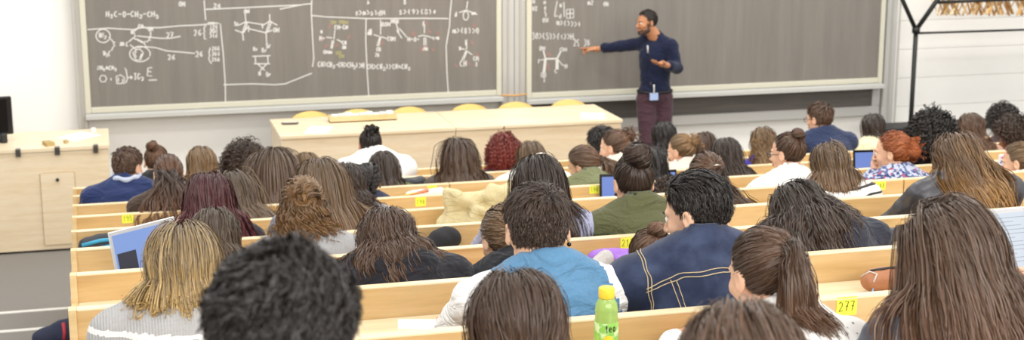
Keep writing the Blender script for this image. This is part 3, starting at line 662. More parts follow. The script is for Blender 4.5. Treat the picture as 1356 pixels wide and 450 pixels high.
# ------------------------------------------------------------------ room shell
W1 = wood('ecd3a6', 'e6ca98', 'dcbb86', 0); W1e = wood('f4e4c4', 'f0dcb6', 'ead3a8', 0); WZ = wood('eedab4', 'e9d0a4', 'dfc294', 2)
WT = wood('f7e9cf', 'f3e2c2', 'ecd7b2', 0); WTf = wood('f6e6ca', 'f2dfbf', 'ebd4b0', 0)
YB = 14.0
white = mat('f8f7f3', .9, .2, nz=.015, scale=3)
s = MB().box(-8, 12, YB+.16, YB+.3, 0, 5).build('wall_front', white); tag(s, kind='structure')
grey = mat('7f7b76', .7, .3, nz=.05, scale=40)
s = MB().box(-8, 12, 10.6, YB+.16, -.1, 0).build('floor', grey); tag(s, kind='structure')
nos = mat('dad8d2', .5, .4)
for i in range(1, 10):   # stepped aisle treads up towards the back
    y1 = 10.6-.9*(i-1); mb = MB().box(-8, 12, y1-.9, y1, -.1, .1488*i); o = mb.build('floor', grey); tag(o, kind='structure')
    o2 = MB().box(-8, -.05, y1-.035, y1+.012, .1488*i, .1488*i+.006).build('trim', nos); tag(o2, kind='structure')
# right wall cladding of wide white boards
cl = mat('efeeea', .6, .3, nz=.02, scale=5); zx0 = onY(1190, 100, YB+.1)[0]; z = 0.0
cb = MB()
for i in range(15): cb.box(zx0, 12, YB+.12, YB+.16, z, z+.3, bev=.004); z += .303
o = cb.build('trim', cl); tag(o, kind='structure')
# ------------------------------------------------------------------ blackboards
slate, snt, sb = nodes('blackboard'); setp(sb, .55, .35)
tc = snt.nodes.new('ShaderNodeTexCoord'); mp = snt.nodes.new('ShaderNodeMapping'); mp.inputs['Scale'].default_value = (5, 1, .35)
n1 = snt.nodes.new('ShaderNodeTexNoise'); n1.inputs['Scale'].default_value = 2.2; n1.inputs['Detail'].default_value = 8; n1.inputs['Roughness'].default_value = .7
snt.links.new(tc.outputs['Object'], mp.inputs[0]); snt.links.new(mp.outputs[0], n1.inputs['Vector']); rr = ramp(snt, [(.3, '76716b'), (.7, '847f78')])
snt.links.new(n1.outputs['Fac'], rr.inputs[0]); snt.links.new(rr.outputs[0], sb.inputs['Base Color'])
alu = mat('c9c9c6', .35, .5, metal=.3, nz=.03); cream = mat('cfccbb', .5, .4); alud = mat('b5b2ac', .45, .5, metal=.2)
ztop = 3.3
def board(x0, x1, yb0, yb1, label, hx=None):
    a = onY(x0, yb0, YB); b = onY(x1, yb1, YB); zb = (a[2]+b[2])/2; X0, X1 = a[0], b[0]
    t = thing('blackboard', label, 'blackboard', ((X0+X1)/2, YB, zb)); o_ = np.array([(X0+X1)/2, YB, zb]); w = (X1-X0)/2
    MB().box(-w+.03, w-.03, 0, .03, .09, ztop-zb).build('writing_surface', slate, t)
    fr = MB().box(-w, -w+.05, -.015, .04, .052, ztop-zb, bev=.004).box(w-.05, w, -.015, .04, .052, ztop-zb, bev=.004).box(-w+.051, w-.051, -.014, .039, .053, .105, bev=.004).box(-w, w, -.015, .04, ztop-zb+.001, ztop-zb+.06)
    fr.build('board_frame', cream, t)
    MB().box(-w, w, -.06, -.021, .002, .018).box(-w-.002, w+.002, -.075, -.0605, .0, .045, bev=.004).box(-w-.001, w+.001, -.02, .042, 0, .05).build('chalk_tray', mat('c2c2be', .4, .5), t)
    return t, o_
bl, blo = board(114, 664, 156.5, 134, 'left blackboard covered with chalk molecules and ruled lines, behind the long table')
br, bro = board(697, 1167, 138.5, 114.5, 'right blackboard, mostly blank, where the lecturer points')
# lower blackboard behind the right one
a = onY(750, 172, YB+.08); b = onY(1163, 152, YB+.08); zb = b[2]
t = thing('blackboard', 'lower dark blackboard strip showing beneath the right blackboard', 'blackboard', ((a[0]+b[0])/2, YB+.08, zb)); w = (b[0]-a[0])/2
ls = wood('5b5753', '625e59', '6b6661', 0, rough=.5); MB().box(-w-.4, w-.07, 0, .03, .08, 1.2).build('writing_surface', ls, t)
MB().box(-w-.4, w, -.02, .04, 0, .10, bev=.006).box(w-.09, w, -.02, .04, .1, 1.2, bev=.004).build('board_frame', alu, t)
# columns the boards slide on
def column(xa, xb, lab, m, y=YB+.02, zt=ztop+.2):
    A = onY(xa, 150, y)[0]; B = onY(xb, 150, y)[0]; t = thing('board_column', lab, 'column', ((A+B)/2, y, 0), 0, None); w = (B-A)/2
    MB().box(-w, w, 0, .12, 0, zt, bev=.006).build('column_profile', m, t); MB().box(-w*.15, w*.1, -.012, .0, 0, zt).build('guide_rail', alud, t); return t
column(103, 116.5, 'grey metal column at the left edge of the left blackboard', mat('bab7b0', .5, .4), YB+.0)
column(665, 681, 'light metal column just right of the left blackboard', alu); column(681.5, 696, 'light metal column just left of the right blackboard', alu)
column(1168, 1182, 'light metal column at the right edge of the right blackboard', alu)
A = onY(664, 126, YB-.03); B = onY(698, 124.5, YB-.03); o = MB().tube([A, (A+B)/2+[0, 0, -.008], B], .008, 6).build('orange_strap', mat('e0a860', .7), smooth=True); tag(o, 'thin orange strap stretched between the two blackboards', 'strap')
# ------------------------------------------------------------------ chalk
def chalk(strokes, name, parent, o_, h='d9d8d4', r=.006, Y=YB-.0005):
    mb = MB()
    for st in strokes:
        P = np.array([onY(x, y, Y) for x, y in st])-o_; P[:, 1] -= rng.random()*.002
        mb.strip(P, r)
    return tag(mb.build(name, mat(h, .95, .1, nz=.12, scale=90), parent), kind='stuff')
def TS(cx0, cy0, sc, s_, x, y, h, w=None, slope=0.): return text_strokes(s_, cx0+x/sc, cy0+y/sc, h/sc, (w or h*.62)/sc, slope)
def PL(cx0, cy0, sc, *pts): return [(cx0+x/sc, cy0+y/sc) for x, y in pts]
def ell(cx0, cy0, sc, x, y, rx, ry, n=20, a0=.3): return [(cx0+(x+rx*math.cos(a0+6.4*i/n))/sc, cy0+(y+ry*math.sin(a0+6.4*i/n))/sc) for i in range(n+1)]
big, fine = [], []
q = (100, 0, 3.75)
fine += TS(*q, 'H₃C-O-CH₂-CH₃', 150, 70, 27, 20.5, -.0)
big += [PL(*q, (58, 147), (160, 140), (285, 147), (330, 137), (420, 137), (520, 128), (600, 125), (712, 115))]
fine += [ell(*q, 137, 178, 35, 33)]+TS(*q, 'HN₂', 116, 175, 24, 13)+TS(*q, 'C', 188, 218, 20)+TS(*q, '#', 218, 218, 24, 28)+TS(*q, 'C', 250, 218, 20)+TS(*q, 'H₃C', 138, 265, 24, 12)
fine += [PL(*q, (165, 183), (190, 210)), PL(*q, (178, 252), (188, 230)), PL(*q, (264, 208), (288, 186)), PL(*q, (270, 222), (302, 246))]
fine += TS(*q, 'HC', 275, 160, 20, 13)+TS(*q, 'CH', 310, 130, 18, 13)+TS(*q, 'OH', 360, 143, 20, 13)+TS(*q, 'C', 364, 190, 20)+TS(*q, 'C', 340, 215, 20)+TS(*q, 'C', 290, 187, 20)
fine += [PL(*q, (297, 152), (314, 134)), PL(*q, (335, 132), (358, 142)), PL(*q, (372, 155), (373, 180)), PL(*q, (300, 192), (338, 210)), PL(*q, (352, 210), (366, 196)), PL(*q, (304, 196), (336, 214))]
big += [PL(*q, (305, 178), (340, 182), (420, 190), (470, 190), (522, 180)), PL(*q, (300, 235), (350, 232), (400, 237), (450, 252), (520, 258), (592, 265))]
fine += [ell(*q, 320, 268, 51, 38), PL(*q, (320, 243), (337, 262), (322, 298), (298, 296), (285, 262), (302, 246), (320, 243)), PL(*q, (303, 255), (294, 266), (302, 285)), PL(*q, (318, 290), (330, 265))]
fine += TS(*q, '27', 450, 173, 24, 19)+TS(*q, '26', 455, 284, 24, 22)+TS(*q, 'NH₂#CH₃', 108, 337, 20, 14)+[PL(*q, *[(137+18*math.cos(1.047*i), 390+18*math.sin(1.047*i)) for i in range(7)])]
fine += TS(*q, '+', 172, 393, 16)+[PL(*q, (205, 415), (203, 378), (225, 372), (243, 385), (243, 413), (205, 415)), PL(*q, (213, 405), (213, 385)), PL(*q, (234, 392), (234, 410)), PL(*q, (245, 337), (252, 350), (258, 390), (250, 412)), PL(*q, (258, 385), (282, 384)), PL(*q, (272, 376), (283, 384), (274, 392))]
fine += TS(*q, 'IG₂', 288, 380, 28, 18)
big += TS(*q, 'E', 353, 357, 42, 36)+[PL(*q, (363, 398), (405, 396))]
fine += TS(*q, 'OH', 512, 20, 24, 17)
q = (220, 0, 3.46)
big += [PL(*q, (174, 0), (177, 45), (181, 92)), PL(*q, (181, 43), (400, 33), (623, 22)), PL(*q, (190, 104), (215, 103), (238, 107)), PL(*q, (248, 108), (262, 250), (271, 388), (272, 480))]
big += [PL(*q, (262, 388), (400, 384), (500, 388), (545, 384), (600, 362), (668, 335))]
fine += TS(*q, '26', 215, 26, 20, 19)+TS(*q, '26', 125, 150, 26, 20)+TS(*q, '26', 132, 247, 26, 20)+[PL(*q, (182, 115), (173, 130), (177, 148), (170, 150), (176, 160), (174, 175), (184, 180)), PL(*q, (203, 218), (196, 240), (200, 258), (194, 262), (200, 280), (208, 292))]
for yy, tx in ((122, '12'), (142, '20'), (163, '26'), (222, '26'), (246, '26'), (272, '26')): fine += TS(*q, tx+'6', 198 if yy < 200 else 208, yy, 17, 13)
ch = [((362, 63), (365, 100)), ((330, 116), (365, 100)), ((365, 100), (445, 113)), ((440, 118), (475, 96)), ((442, 130), (440, 108)), ((474, 65), (475, 96)), ((475, 96), (510, 116)), ((365, 100), (350, 150)), ((372, 104), (358, 148)), ((315, 137), (350, 150)), ((350, 150), (354, 186)), ((350, 152), (378, 120)), ((378, 118), (378, 146)), ((380, 132), (456, 150)), ((475, 96), (456, 150)), ((483, 100), (464, 148)), ((456, 150), (486, 138)), ((458, 150), (460, 196))]
big += [PL(*q, *c_) for c_ in ch]
fine += TS(*q, 'OH', 356, 52, 18, 13)+TS(*q, 'Br', 312, 108, 22, 11)+TS(*q, 'OH', 490, 137, 20, 15)+TS(*q, 'Br', 456, 208, 22, 14)+TS(*q, 'Br', 398, 224, 18, 12)+TS(*q, 'Br', 438, 230, 20, 13)+TS(*q, 'H', 422, 337, 20)+TS(*q, 'Br', 458, 340, 22, 12)
big += [PL(*q, *c_) for c_ in [((395, 258), (478, 255)), ((408, 258), (410, 290)), ((465, 255), (467, 292)), ((402, 292), (476, 292)), ((430, 324), (462, 292)), ((418, 292), (452, 322))]]
q = (400, 0, 3.75)
big += [PL(*q, (-110, 45), (0, 23), (46, 18)), PL(*q, (48, -2), (46, 60), (52, 180), (58, 290), (52, 332)), PL(*q, (50, 77), (120, 84), (330, 92), (600, 91), (725, 92)), PL(*q, (318, 92), (316, 200), (322, 330), (332, 490))]
fine += TS(*q, 'A', 322, 10, 22)+TS(*q, 'B', 504, 8, 22)+TS(*q, 's>m>s)dH', 262, 63, 24, 19)+TS(*q, 's>(9)(8)+', 480, 58, 24, 21)+TS(*q, 'CH>CH₂-CH>CH₂)>H', 78, 318, 25, 14.5, .03)+TS(*q, 'CH>CH₂)>CH=CH₂', 322, 330, 25, 15.5, .0)
fine += [PL(*q, (163, 150), (158, 195)), PL(*q, (150, 200), (143, 240)), PL(*q, (158, 200), (148, 242)), PL(*q, (120, 185), (150, 188)), PL(*q, (172, 195), (200, 210))]
fine += TS(*q, 'CH-CH', 160, 135, 20, 14)+TS(*q, 'H-', 85, 190, 22, 15)+TS(*q, 'CH', 198, 212, 18)+TS(*q, 'OH', 200, 235, 16)+TS(*q, 'OHm', 105, 258, 18, 15)+TS(*q, 'H', 92, 158, 14)
fine += [PL(*q, (390, 100), (390, 170)), PL(*q, (388, 180), (372, 228)), PL(*q, (392, 182), (380, 230)), PL(*q, (355, 172), (382, 180)), PL(*q, (395, 182), (420, 192)), PL(*q, (462, 100), (480, 160)), PL(*q, (482, 140), (520, 185)), PL(*q, (470, 150), (495, 190))]
fine += TS(*q, 'OOH', 392, 120, 20, 16)+TS(*q, 'COH', 422, 192, 20, 14)+TS(*q, 'HO', 325, 165, 18)+TS(*q, 'sH', 330, 150, 12)+TS(*q, 'CH', 368, 245, 18)+TS(*q, '26', 362, 272, 18)+TS(*q, 'H-O-', 522, 195, 20, 16)+TS(*q, 'HCB', 440, 105, 18, 14)
q = (540, 0, 3.75)
big += [PL(*q, (217, -2), (210, 70), (207, 130), (190, 230), (194, 350), (203, 490))]
fine += TS(*q, 'd', 232, 70, 24)+[PL(*q, (255, 62), (290, 50), (345, 72)), PL(*q, (297, 5), (292, 45)), ell(*q, 288, 78, 13, 22)]+TS(*q, 'mm', 318, 65, 16)+TS(*q, 'm>(8)>O', 222, 152, 26, 19)
fine += [PL(*q, (292, 205), (292, 245)), PL(*q, (290, 250), (268, 300)), PL(*q, (294, 252), (278, 296)), PL(*q, (296, 255), (320, 272)), PL(*q, (255, 240), (285, 245))]+TS(*q, 'F', 284, 212, 24)+TS(*q, 'H', 255, 240, 16)+TS(*q, 'CH', 258, 315, 30, 17)+TS(*q, 'CH', 325, 290, 22)+TS(*q, 's', 335, 315, 24)
fine += [PL(*q, (50, 182), (75, 175), (105, 182), (120, 188)), PL(*q, (83, 120), (82, 165)), PL(*q, (80, 185), (80, 225)), PL(*q, (88, 185), (90, 225))]+TS(*q, 'F', 74, 118, 22)+TS(*q, 's-m', 122, 187, 18)+TS(*q, 'Hm', 75, 240, 20)
chalk(big, 'chalk_lines', bl, blo, r=.005); chalk(fine, 'chalk_writing', bl, blo, r=.005)
pink = []; q = (400, 0, 3.75)
for (x, y) in ((138, 130), (105, 195), (232, 185), (172, 225), (120, 230), (400, 215), (550, 165), (598, 240)): pink += TS(*q, 'o' if 0 else 'x', x-8, y, 16)+TS(*q, 's', x, y-8, 14)
q = (540, 0, 3.75)
for (x, y) in ((98, 112), (30, 165), (150, 158), (110, 150), (70, 245), (125, 240), (320, 205), (305, 310), (240, 320), (345, 265), (330, 120)): pink += TS(*q, 's', x-8, y, 16)+TS(*q, 'x', x, y+8, 12)
chalk(pink, 'chalk_writing', bl, blo, 'a8807c', .005)
yel = []; q = (400, 0, 3.75)
for (x, y) in ((190, 108), (210, 112), (175, 262), (190, 278), (150, 110)): yel += TS(*q, 'OH', x-8, y, 17, 14)
chalk(yel, 'chalk_writing', bl, blo, 'a8a27a', .005)
fr_, bg_ = [], []; q = (680, 0, 3.75)
fr_ += TS(*q, '208', 78, 42, 24, 14)+TS(*q, 'H', 95, 8, 18)+[PL(*q, (217, 5), (210, 40), (203, 82)), PL(*q, (250, 10), (252, 85)), PL(*q, (262, 48), (265, 92), (298, 88), (297, 45), (262, 48)), PL(*q, (264, 68), (296, 66)), PL(*q, (280, 48), (281, 90))]
fr_ += TS(*q, '-d', 205, 80, 20, 18)+TS(*q, '7', 155, 75, 18)+TS(*q, 'O', 152, 40, 16)+TS(*q, 'H', 150, 12, 16)+TS(*q, 'C', 153, 60, 14)+TS(*q, 'OH', 142, 100, 22, 16)+TS(*q, 'H', 228, 28, 18)+TS(*q, 'm>(>)>+', 213, 112, 26, 17.5, .08)
fr_ += TS(*q, '30>(5)>(4)>H', 90, 178, 30, 17.5, .02)+TS(*q, 'OH', 128, 240, 20, 15)+TS(*q, 'OH', 228, 246, 20, 20)+TS(*q, 'F', 122, 305, 20)+TS(*q, 'OB', 135, 370, 24, 15)+TS(*q, 'S', 145, 392, 26)+TS(*q, 'H', 255, 328, 22)+TS(*q, 'C', 205, 350, 22)+TS(*q, '2S 38', 296, 212, 32, 17)+TS(*q, 'm2', 368, 12, 24, 15)+TS(*q, 'OH', 445, 20, 20, 14)
fr_ += [PL(*q, (215, 288), (240, 320), (256, 328)), PL(*q, (132, 300), (158, 292))]
bg_ += [PL(*q, (158, 292), (217, 291)), PL(*q, (148, 250), (158, 290)), PL(*q, (233, 258), (217, 290)), PL(*q, (155, 296), (148, 358)), PL(*q, (160, 296), (154, 358)), PL(*q, (213, 296), (212, 345)), PL(*q, (219, 296), (220, 345))]
chalk(bg_, 'chalk_lines', br, bro, 'd9d8d4', .0075); chalk(fr_, 'chalk_writing', br, bro, 'd0cfcb', .005)
pk = []
for (x, y) in ((165, 262), (175, 270), (168, 318), (172, 340), (160, 330)): pk += TS(*q, 's', x, y, 18)
chalk(pk, 'chalk_writing', br, bro, 'a8807c', .005)
for px_, py_, h_, lb in ((803, 130, 'c2453f', 'short red marker lying on the right chalk tray'), (262, 151, 'f0f0ec', 'white chalk stick lying on the left chalk tray')):
    P = onY(px_, py_, YB-.045); P[2] = (bro if px_ > 700 else blo)[2]+.029
    mb = MB().tube([P+[-.045, 0, 0], P+[-.04, 0, 0], P+[.04, 0, 0], P+[.045, 0, 0]], [.006, .011, .011, .008], 10).build('chalk_stick' if px_ < 700 else 'marker', mat(h_, .7), smooth=True); tag(mb, lb, 'chalk' if px_ < 700 else 'marker')
# ------------------------------------------------------------------ long demonstration table
TZ = .95; fl_ = onZ(370, 179, TZ); frr = onZ(825, 158, TZ); bl_ = onZ(356, 157, TZ); Yf = (fl_[1]+frr[1])/2; Yk = Yf+.78; X0, X1 = fl_[0], frr[0]
t = thing('demonstration_table', 'long light wooden table in front of the blackboards', 'table', ((X0+X1)/2, Yf+.39, 0)); w = (X1-X0)/2; mid = onZ(603, 168, TZ)[0]-(X0+X1)/2
MB().box(-w, mid-.002, -.41, .40, TZ-.03, TZ, bev=.003).build('tabletop', WT, t); MB().box(mid+.002, w, -.41, .40, TZ-.03, TZ, bev=.003).build('tabletop', WT, t)
MB().box(-w+.01, mid-.003, -.39, -.36, .02, TZ-.03).build('front_panel', WTf, t); MB().box(mid+.003, w-.01, -.39, -.36, .02, TZ-.03).build('front_panel', WTf, t)
for xx in (-w+.01, w-.04): MB().box(xx, xx+.03, -.36, .38, 0, TZ-.03).build('side_panel', WTf, t)
MB().box(mid-.015, mid+.015, -.36, .38, 0, TZ-.03).build('support', WTf, t)
# chairs behind it with rounded yellow backs
def chair(x, y, label):
    t = thing('chair', label, 'chair', (x, y, 0), 0, 'yellow-backed chairs behind the long table'); ym = mat('dfbb6c', .5, nz=.08, scale=8); cm = mat('9a9a98', .3, metal=.8)
    a = np.linspace(0, math.pi, 13); prof = [(.2*math.cos(q_), .13*math.sin(q_)**.8) for q_ in a]
    V = [(px_, yy+.05*(1-(px_/.2)**2), .825+pz_) for yy in (0, .015) for px_, pz_ in prof]; n = 13
    F = [list(range(n)), list(range(n, 2*n))[::-1]]+[(i, (i+1) % n, n+(i+1) % n, n+i) for i in range(n)]
    MB().add(V, F).build('backrest', ym, t); MB().box(-.2, .2, -.40, -.0, .44, .46, bev=.01).build('seat', ym, t)
    for sx in (-1, 1):
        MB().tube([(sx*.17, -.38, 0), (sx*.17, -.36, .44)], .011).build('leg', cm, t, True); MB().tube([(sx*.17, .06, 0), (sx*.17, .0, .44), (sx*.15, .035, .84)], .011).build('leg', cm, t, True)
for i, (px_, py_) in enumerate(((411, 151.5), (473, 149.5), (541, 147), (621, 142.5), (682, 141), (752, 137))):
    P = onY(px_, py_, Yk+.28); P2 = onY(px_, py_, Yk+.28)
    nm = ('nearest the dark pen case', 'behind the wooden tray', 'right of the wooden tray', 'below the left blackboard corner', 'below the orange strap', 'nearest the lecturer')[i]
    chair(P[0], Yk+.24, 'yellow chair back behind the long table, '+nm)
def sheet(px0, px1, py0, py1, Z, label, name='paper_sheet', cat='paper', h='f7f7f5', parent=None, rz=None):
    pts = [onZ(px0, py1, Z), onZ(px1, py1, Z), onZ(px1+rz, py0, Z) if rz else onZ(px1, py0, Z), onZ(px0+(rz or 0), py0, Z)]; c = sum(pts)/4
    V = np.array([p-c for p in pts]+[p-c+[0, 0, .0016] for p in pts]); F = [(3, 2, 1, 0), (4, 5, 6, 7)]+[(i, (i+1) % 4, 4+(i+1) % 4, 4+i) for i in range(4)]
    o = MB().add(V, F).build(name, mat(h, .8, .2, nz=.01), loc=c); tag(o, label, cat); return o
sheet(403, 433, 167.5, 176, TZ, 'white sheet lying near the left end of the long table', rz=8)
sheet(771, 802, 149.5, 157.5, TZ, 'white sheet lying near the right end of the long table', rz=-3)
c = onZ(480, 160, TZ); A = onZ(437, 163, TZ); B = onZ(525, 158.5, TZ); L_ = (B[0]-A[0])/2
t = thing('wooden_tray', 'shallow wooden tray of chalk on the long table', 'tray', ((A[0]+B[0])/2, (A[1]+B[1])/2+.05, TZ))
MB().box(-L_, L_, -.06, -.045, 0, .055).box(-L_, L_, .045, .06, 0, .055).box(-L_, -L_+.015, -.045, .045, 0, .055).box(L_-.015, L_, -.045, .045, 0, .055).box(-L_, L_, -.06, .06, 0, .01).build('tray_box', W1, t)
for i in range(9):
    xx = -L_+.05+i*(2*L_-.1)/8; o = MB().box(-.03, .03, -.03, .03, 0, .052+.006*(i % 3), bev=.004).build('chalk_box', mat(['e8e6df', 'd9dbd8', 'f2f0ea'][i % 3], .8), loc=((A[0]+B[0])/2+xx, (A[1]+B[1])/2+.05, TZ+.011+.012)); o.location.z = TZ+.0105
    tag(o, 'small pale chalk box in the wooden tray on the long table', 'chalk box', 'chalk boxes in the tray')
P = onZ(384, 165, TZ); t = thing('pen_case', 'dark slim pen case near the left corner of the long table', 'pen case', P, -.1)
MB().tube([(-.075, 0, .013), (-.06, 0, .014), (.06, 0, .014), (.075, 0, .013)], [.006, .014, .014, .006], 10, flat=.8).build('case', mat('5a5550', .5), t, True); MB().tube([(-.06, -.01, .0235), (.06, -.01, .0235)], .003, 6).build('zipper', mat('e8e8e8', .3), t)
# ------------------------------------------------------------------ lectern cabinet on the left
Yl = 12.75; xr = onY(143, 200, Yl)[0]; zf = onY(70, 200, Yl)[2]; zbk = onY(70, 178, Yl+.75)[2]; x0 = xr-1.9
t = thing('lectern_cabinet', 'light wooden lectern cabinet on the left with a sloping top', 'cabinet', (xr, Yl, 0))
V = [(x, y, z) for x in (-1.9, 0) for (y, z) in ((0, 0.02), (0, zf), (.75, zbk), (.75, 0.02))]; n = 4
MB().add(V, [(0, 1, 2, 3), (7, 6, 5, 4), (0, 4, 5, 1), (1, 5, 6, 2), (2, 6, 7, 3), (3, 7, 4, 0)]).build('cabinet_body', WTf, t)
sl_ = (zbk-zf)/.75
V = [(x, y, zf+(y)*sl_+dz) for x in (-1.28, .012) for (y, dz) in ((-.015, .003), (-.015, .03), (.76, .03), (.76, .003))]
MB().add(V, [(0, 1, 2, 3), (7, 6, 5, 4), (0, 4, 5, 1), (1, 5, 6, 2), (2, 6, 7, 3), (3, 7, 4, 0)]).build('sloping_lid', WT, t)
for px_ in (24, 76, 127):
    P = onY(px_, 201, Yl)-[xr, Yl, 0]; MB().box(P[0]-.02, P[0]+.02, -.03, .02, zf+.0, zf+.038, bev=.004).box(P[0]-.02, P[0]+.02, -.024, .0, zf-.03, zf).build('hinge', mat('6d6c68', .3, metal=.8), t)
a = onY(53, 230, Yl)-[xr, Yl, 0]; b = onY(104, 320, Yl)-[xr, Yl, 0]
MB().box(a[0], b[0], -.012, .0, .06, a[2], bev=.002).build('door', WTf, t); MB().tube([((a[0]+b[0])/2, -.012, a[2]-.055), ((a[0]+b[0])/2, -.03, a[2]-.055)], .014, 12).build('lock', mat('555', .3, metal=.8) if 0 else mat('555550', .3, metal=.8), t)
MB().box(a[0]-.004, a[0], -.002, .002, .06, a[2]).box(b[0], b[0]+.004, -.002, .002, .06, a[2]).box(a[0], b[0], -.002, .002, a[2], a[2]+.004).build('door_gap', mat('8f7a58', .8), t)
def lidpt(px_, py_):   # a point on the sloping lid
    d = cF+cR*(px_-CX)/FPX-cU*(py_-CY)/FPX; k_ = (zf+.03-Yl*sl_-ZC)/(d[2]-d[1]*sl_); return d*k_+[0, 0, ZC]
def lid_item(pts, th, h, label, name, cat):
    P = np.array([lidpt(*p) for p in pts]); c = P.mean(0); n = len(P); V = np.concatenate([P-c, P-c+[0, 0, th]])
    F = [list(range(n))[::-1], list(range(n, 2*n))]+[(i, (i+1) % n, n+(i+1) % n, n+i) for i in range(n)]
    o = MB().add(V, F).build(name, mat(h, .8, .2), loc=c); tag(o, label, cat)
lid_item([(75, 182.5), (98, 186.5), (133, 179), (108, 174.8)], .002, 'fafafa', 'white sheets spread on the sloping lectern lid', 'paper_sheet', 'paper')
lid_item([(56, 191), (62, 194.5), (73, 193), (66, 190)], .03, 'b79f6c', 'small tan block eraser lying on the lectern lid', 'block_eraser', 'eraser')
lid_item([(84, 188.5), (86.5, 190.5), (91, 189), (88, 186.5)], .02, 'b9a578', 'tiny folded paper piece beside the block eraser on the lectern lid', 'folded_card', 'card')
lid_item([(121, 173.5), (121, 175), (127, 174.5), (127, 173)], .03, 'e6e4dc', 'little white box at the back corner of the lectern', 'small_box', 'box')
# monitor at the left edge
P = onY(-22, 185, Yl+.3); t = thing('monitor', 'black computer monitor cut by the left picture edge on the lectern', 'monitor', (P[0], Yl+.35, zf+.03+.35*sl_), .15); mk = mat('1b1a1c', .35)
MB().box(-.22, .24, -.015, .03, .06, .38, bev=.008).build('screen_housing', mk, t); MB().box(-.2, .2, -.018, -.014, .08, .36).build('screen', mat('101014', .15), t)
MB().tube([(0, .03, .0), (0, .05, .1), (0, .03, .2)], .022).build('stand_neck', mk, t, True); MB().lathe([(.13, 0), (.13, .012), (.02, .03)], 24, c=(0, .02, 0)).build('stand_foot', mk, t)
P = lidpt(5, 189); o = MB().lathe([(.03, 0), (.032, .02), (.032, .07), (.024, .085)], 16).build('loudspeaker', mat('2a2a2c', .5), loc=P-[0, 0, .003]); tag(o, 'small black desktop speaker in front of the monitor', 'speaker')
# ------------------------------------------------------------------ black branching rack with woven wood, right
Yr = YB-.35; bm = mat('1c1d1c', .45, nz=.1)
def rp(x, y, Y=None): return onY(x, y, Y or Yr)
o0 = rp(1213, 40); t = thing('metal_rack', 'black forked steel rack standing at the right wall', 'rack', (o0[0], Yr, 0)); og = np.array([o0[0], Yr, 0])
def L2(*p): return [rp(*a_)-og for a_ in p]
foot = rp(1213, 40)-og
MB().tube([np.array([0, 0, 0]), foot*[1, 1, 0]+[0, 0, foot[2]]], .024, 10).build('post', bm, t, True)
MB().tube(L2((1213, 40), (1184, -25)), .022, 10).build('branch', bm, t, True); MB().tube(L2((1213, 40), (1239, 3), (1250, -12)), .024, 10).build('branch', bm, t, True)
MB().tube(L2((1213, 44), (1400, 38)), .012, 8).build('lower_rod', bm, t, True); MB().tube(L2((1239, 3), (1400, -3.5)), .018, 8).build('upper_rod', bm, t, True)
MB().tube([foot+[0, 0, -.03], foot+[0, 0, .03]], .04, 12).build('joint', bm, t, True)
# loose lattice of wooden strips held in the rack
t = thing('wooden_lattice', 'bundle of crossed light wooden strips resting in the black rack', 'lattice', (o0[0], Yr, 0)); rl = np.random.default_rng(3)
ws = [mat(h_, .6, nz=.1, scale=9) for h_ in ('d9b277', 'c99b5c', 'e6cc9c', 'b98748')]
for i in range(78):
    x = 1236+i*1.75+rl.normal(0, 1.5); s_ = rl.choice([-1, 1]); hgt = rl.uniform(14, 20); y1 = 21-rl.random()*3; tilt = s_*rl.uniform(7, 20)
    A = rp(x, y1, Yr+rl.uniform(.0, .14))-og; B = rp(x+tilt, y1-hgt*1.8, Yr+rl.uniform(.0, .14))-og
    if A[2] > B[2]: A, B = B, A
    if 1236 > min(x, x+tilt*.5): continue
    MB().tube([A, B], .014, 4, flat=.45).build('strip', ws[rl.integers(0, 4)], t)
# dark low cabinet strip on the right behind the heads
a = onY(1163, 167, YB-.3); b = onY(1222, 170, YB-.3)
t = thing('black_bench', 'low black bench behind the students at the right wall', 'bench', ((a[0]+b[0])/2, YB-.3, 0)); w = 1.6
MB().box(-.35, w, -.15, .15, a[2]-.06, a[2], bev=.01).build('bench_top', mat('242424', .5), t)
for xx in (-.3, w-.1): MB().box(xx, xx+.05, -.12, .12, 0, a[2]-.06).build('leg', mat('242424', .5), t)
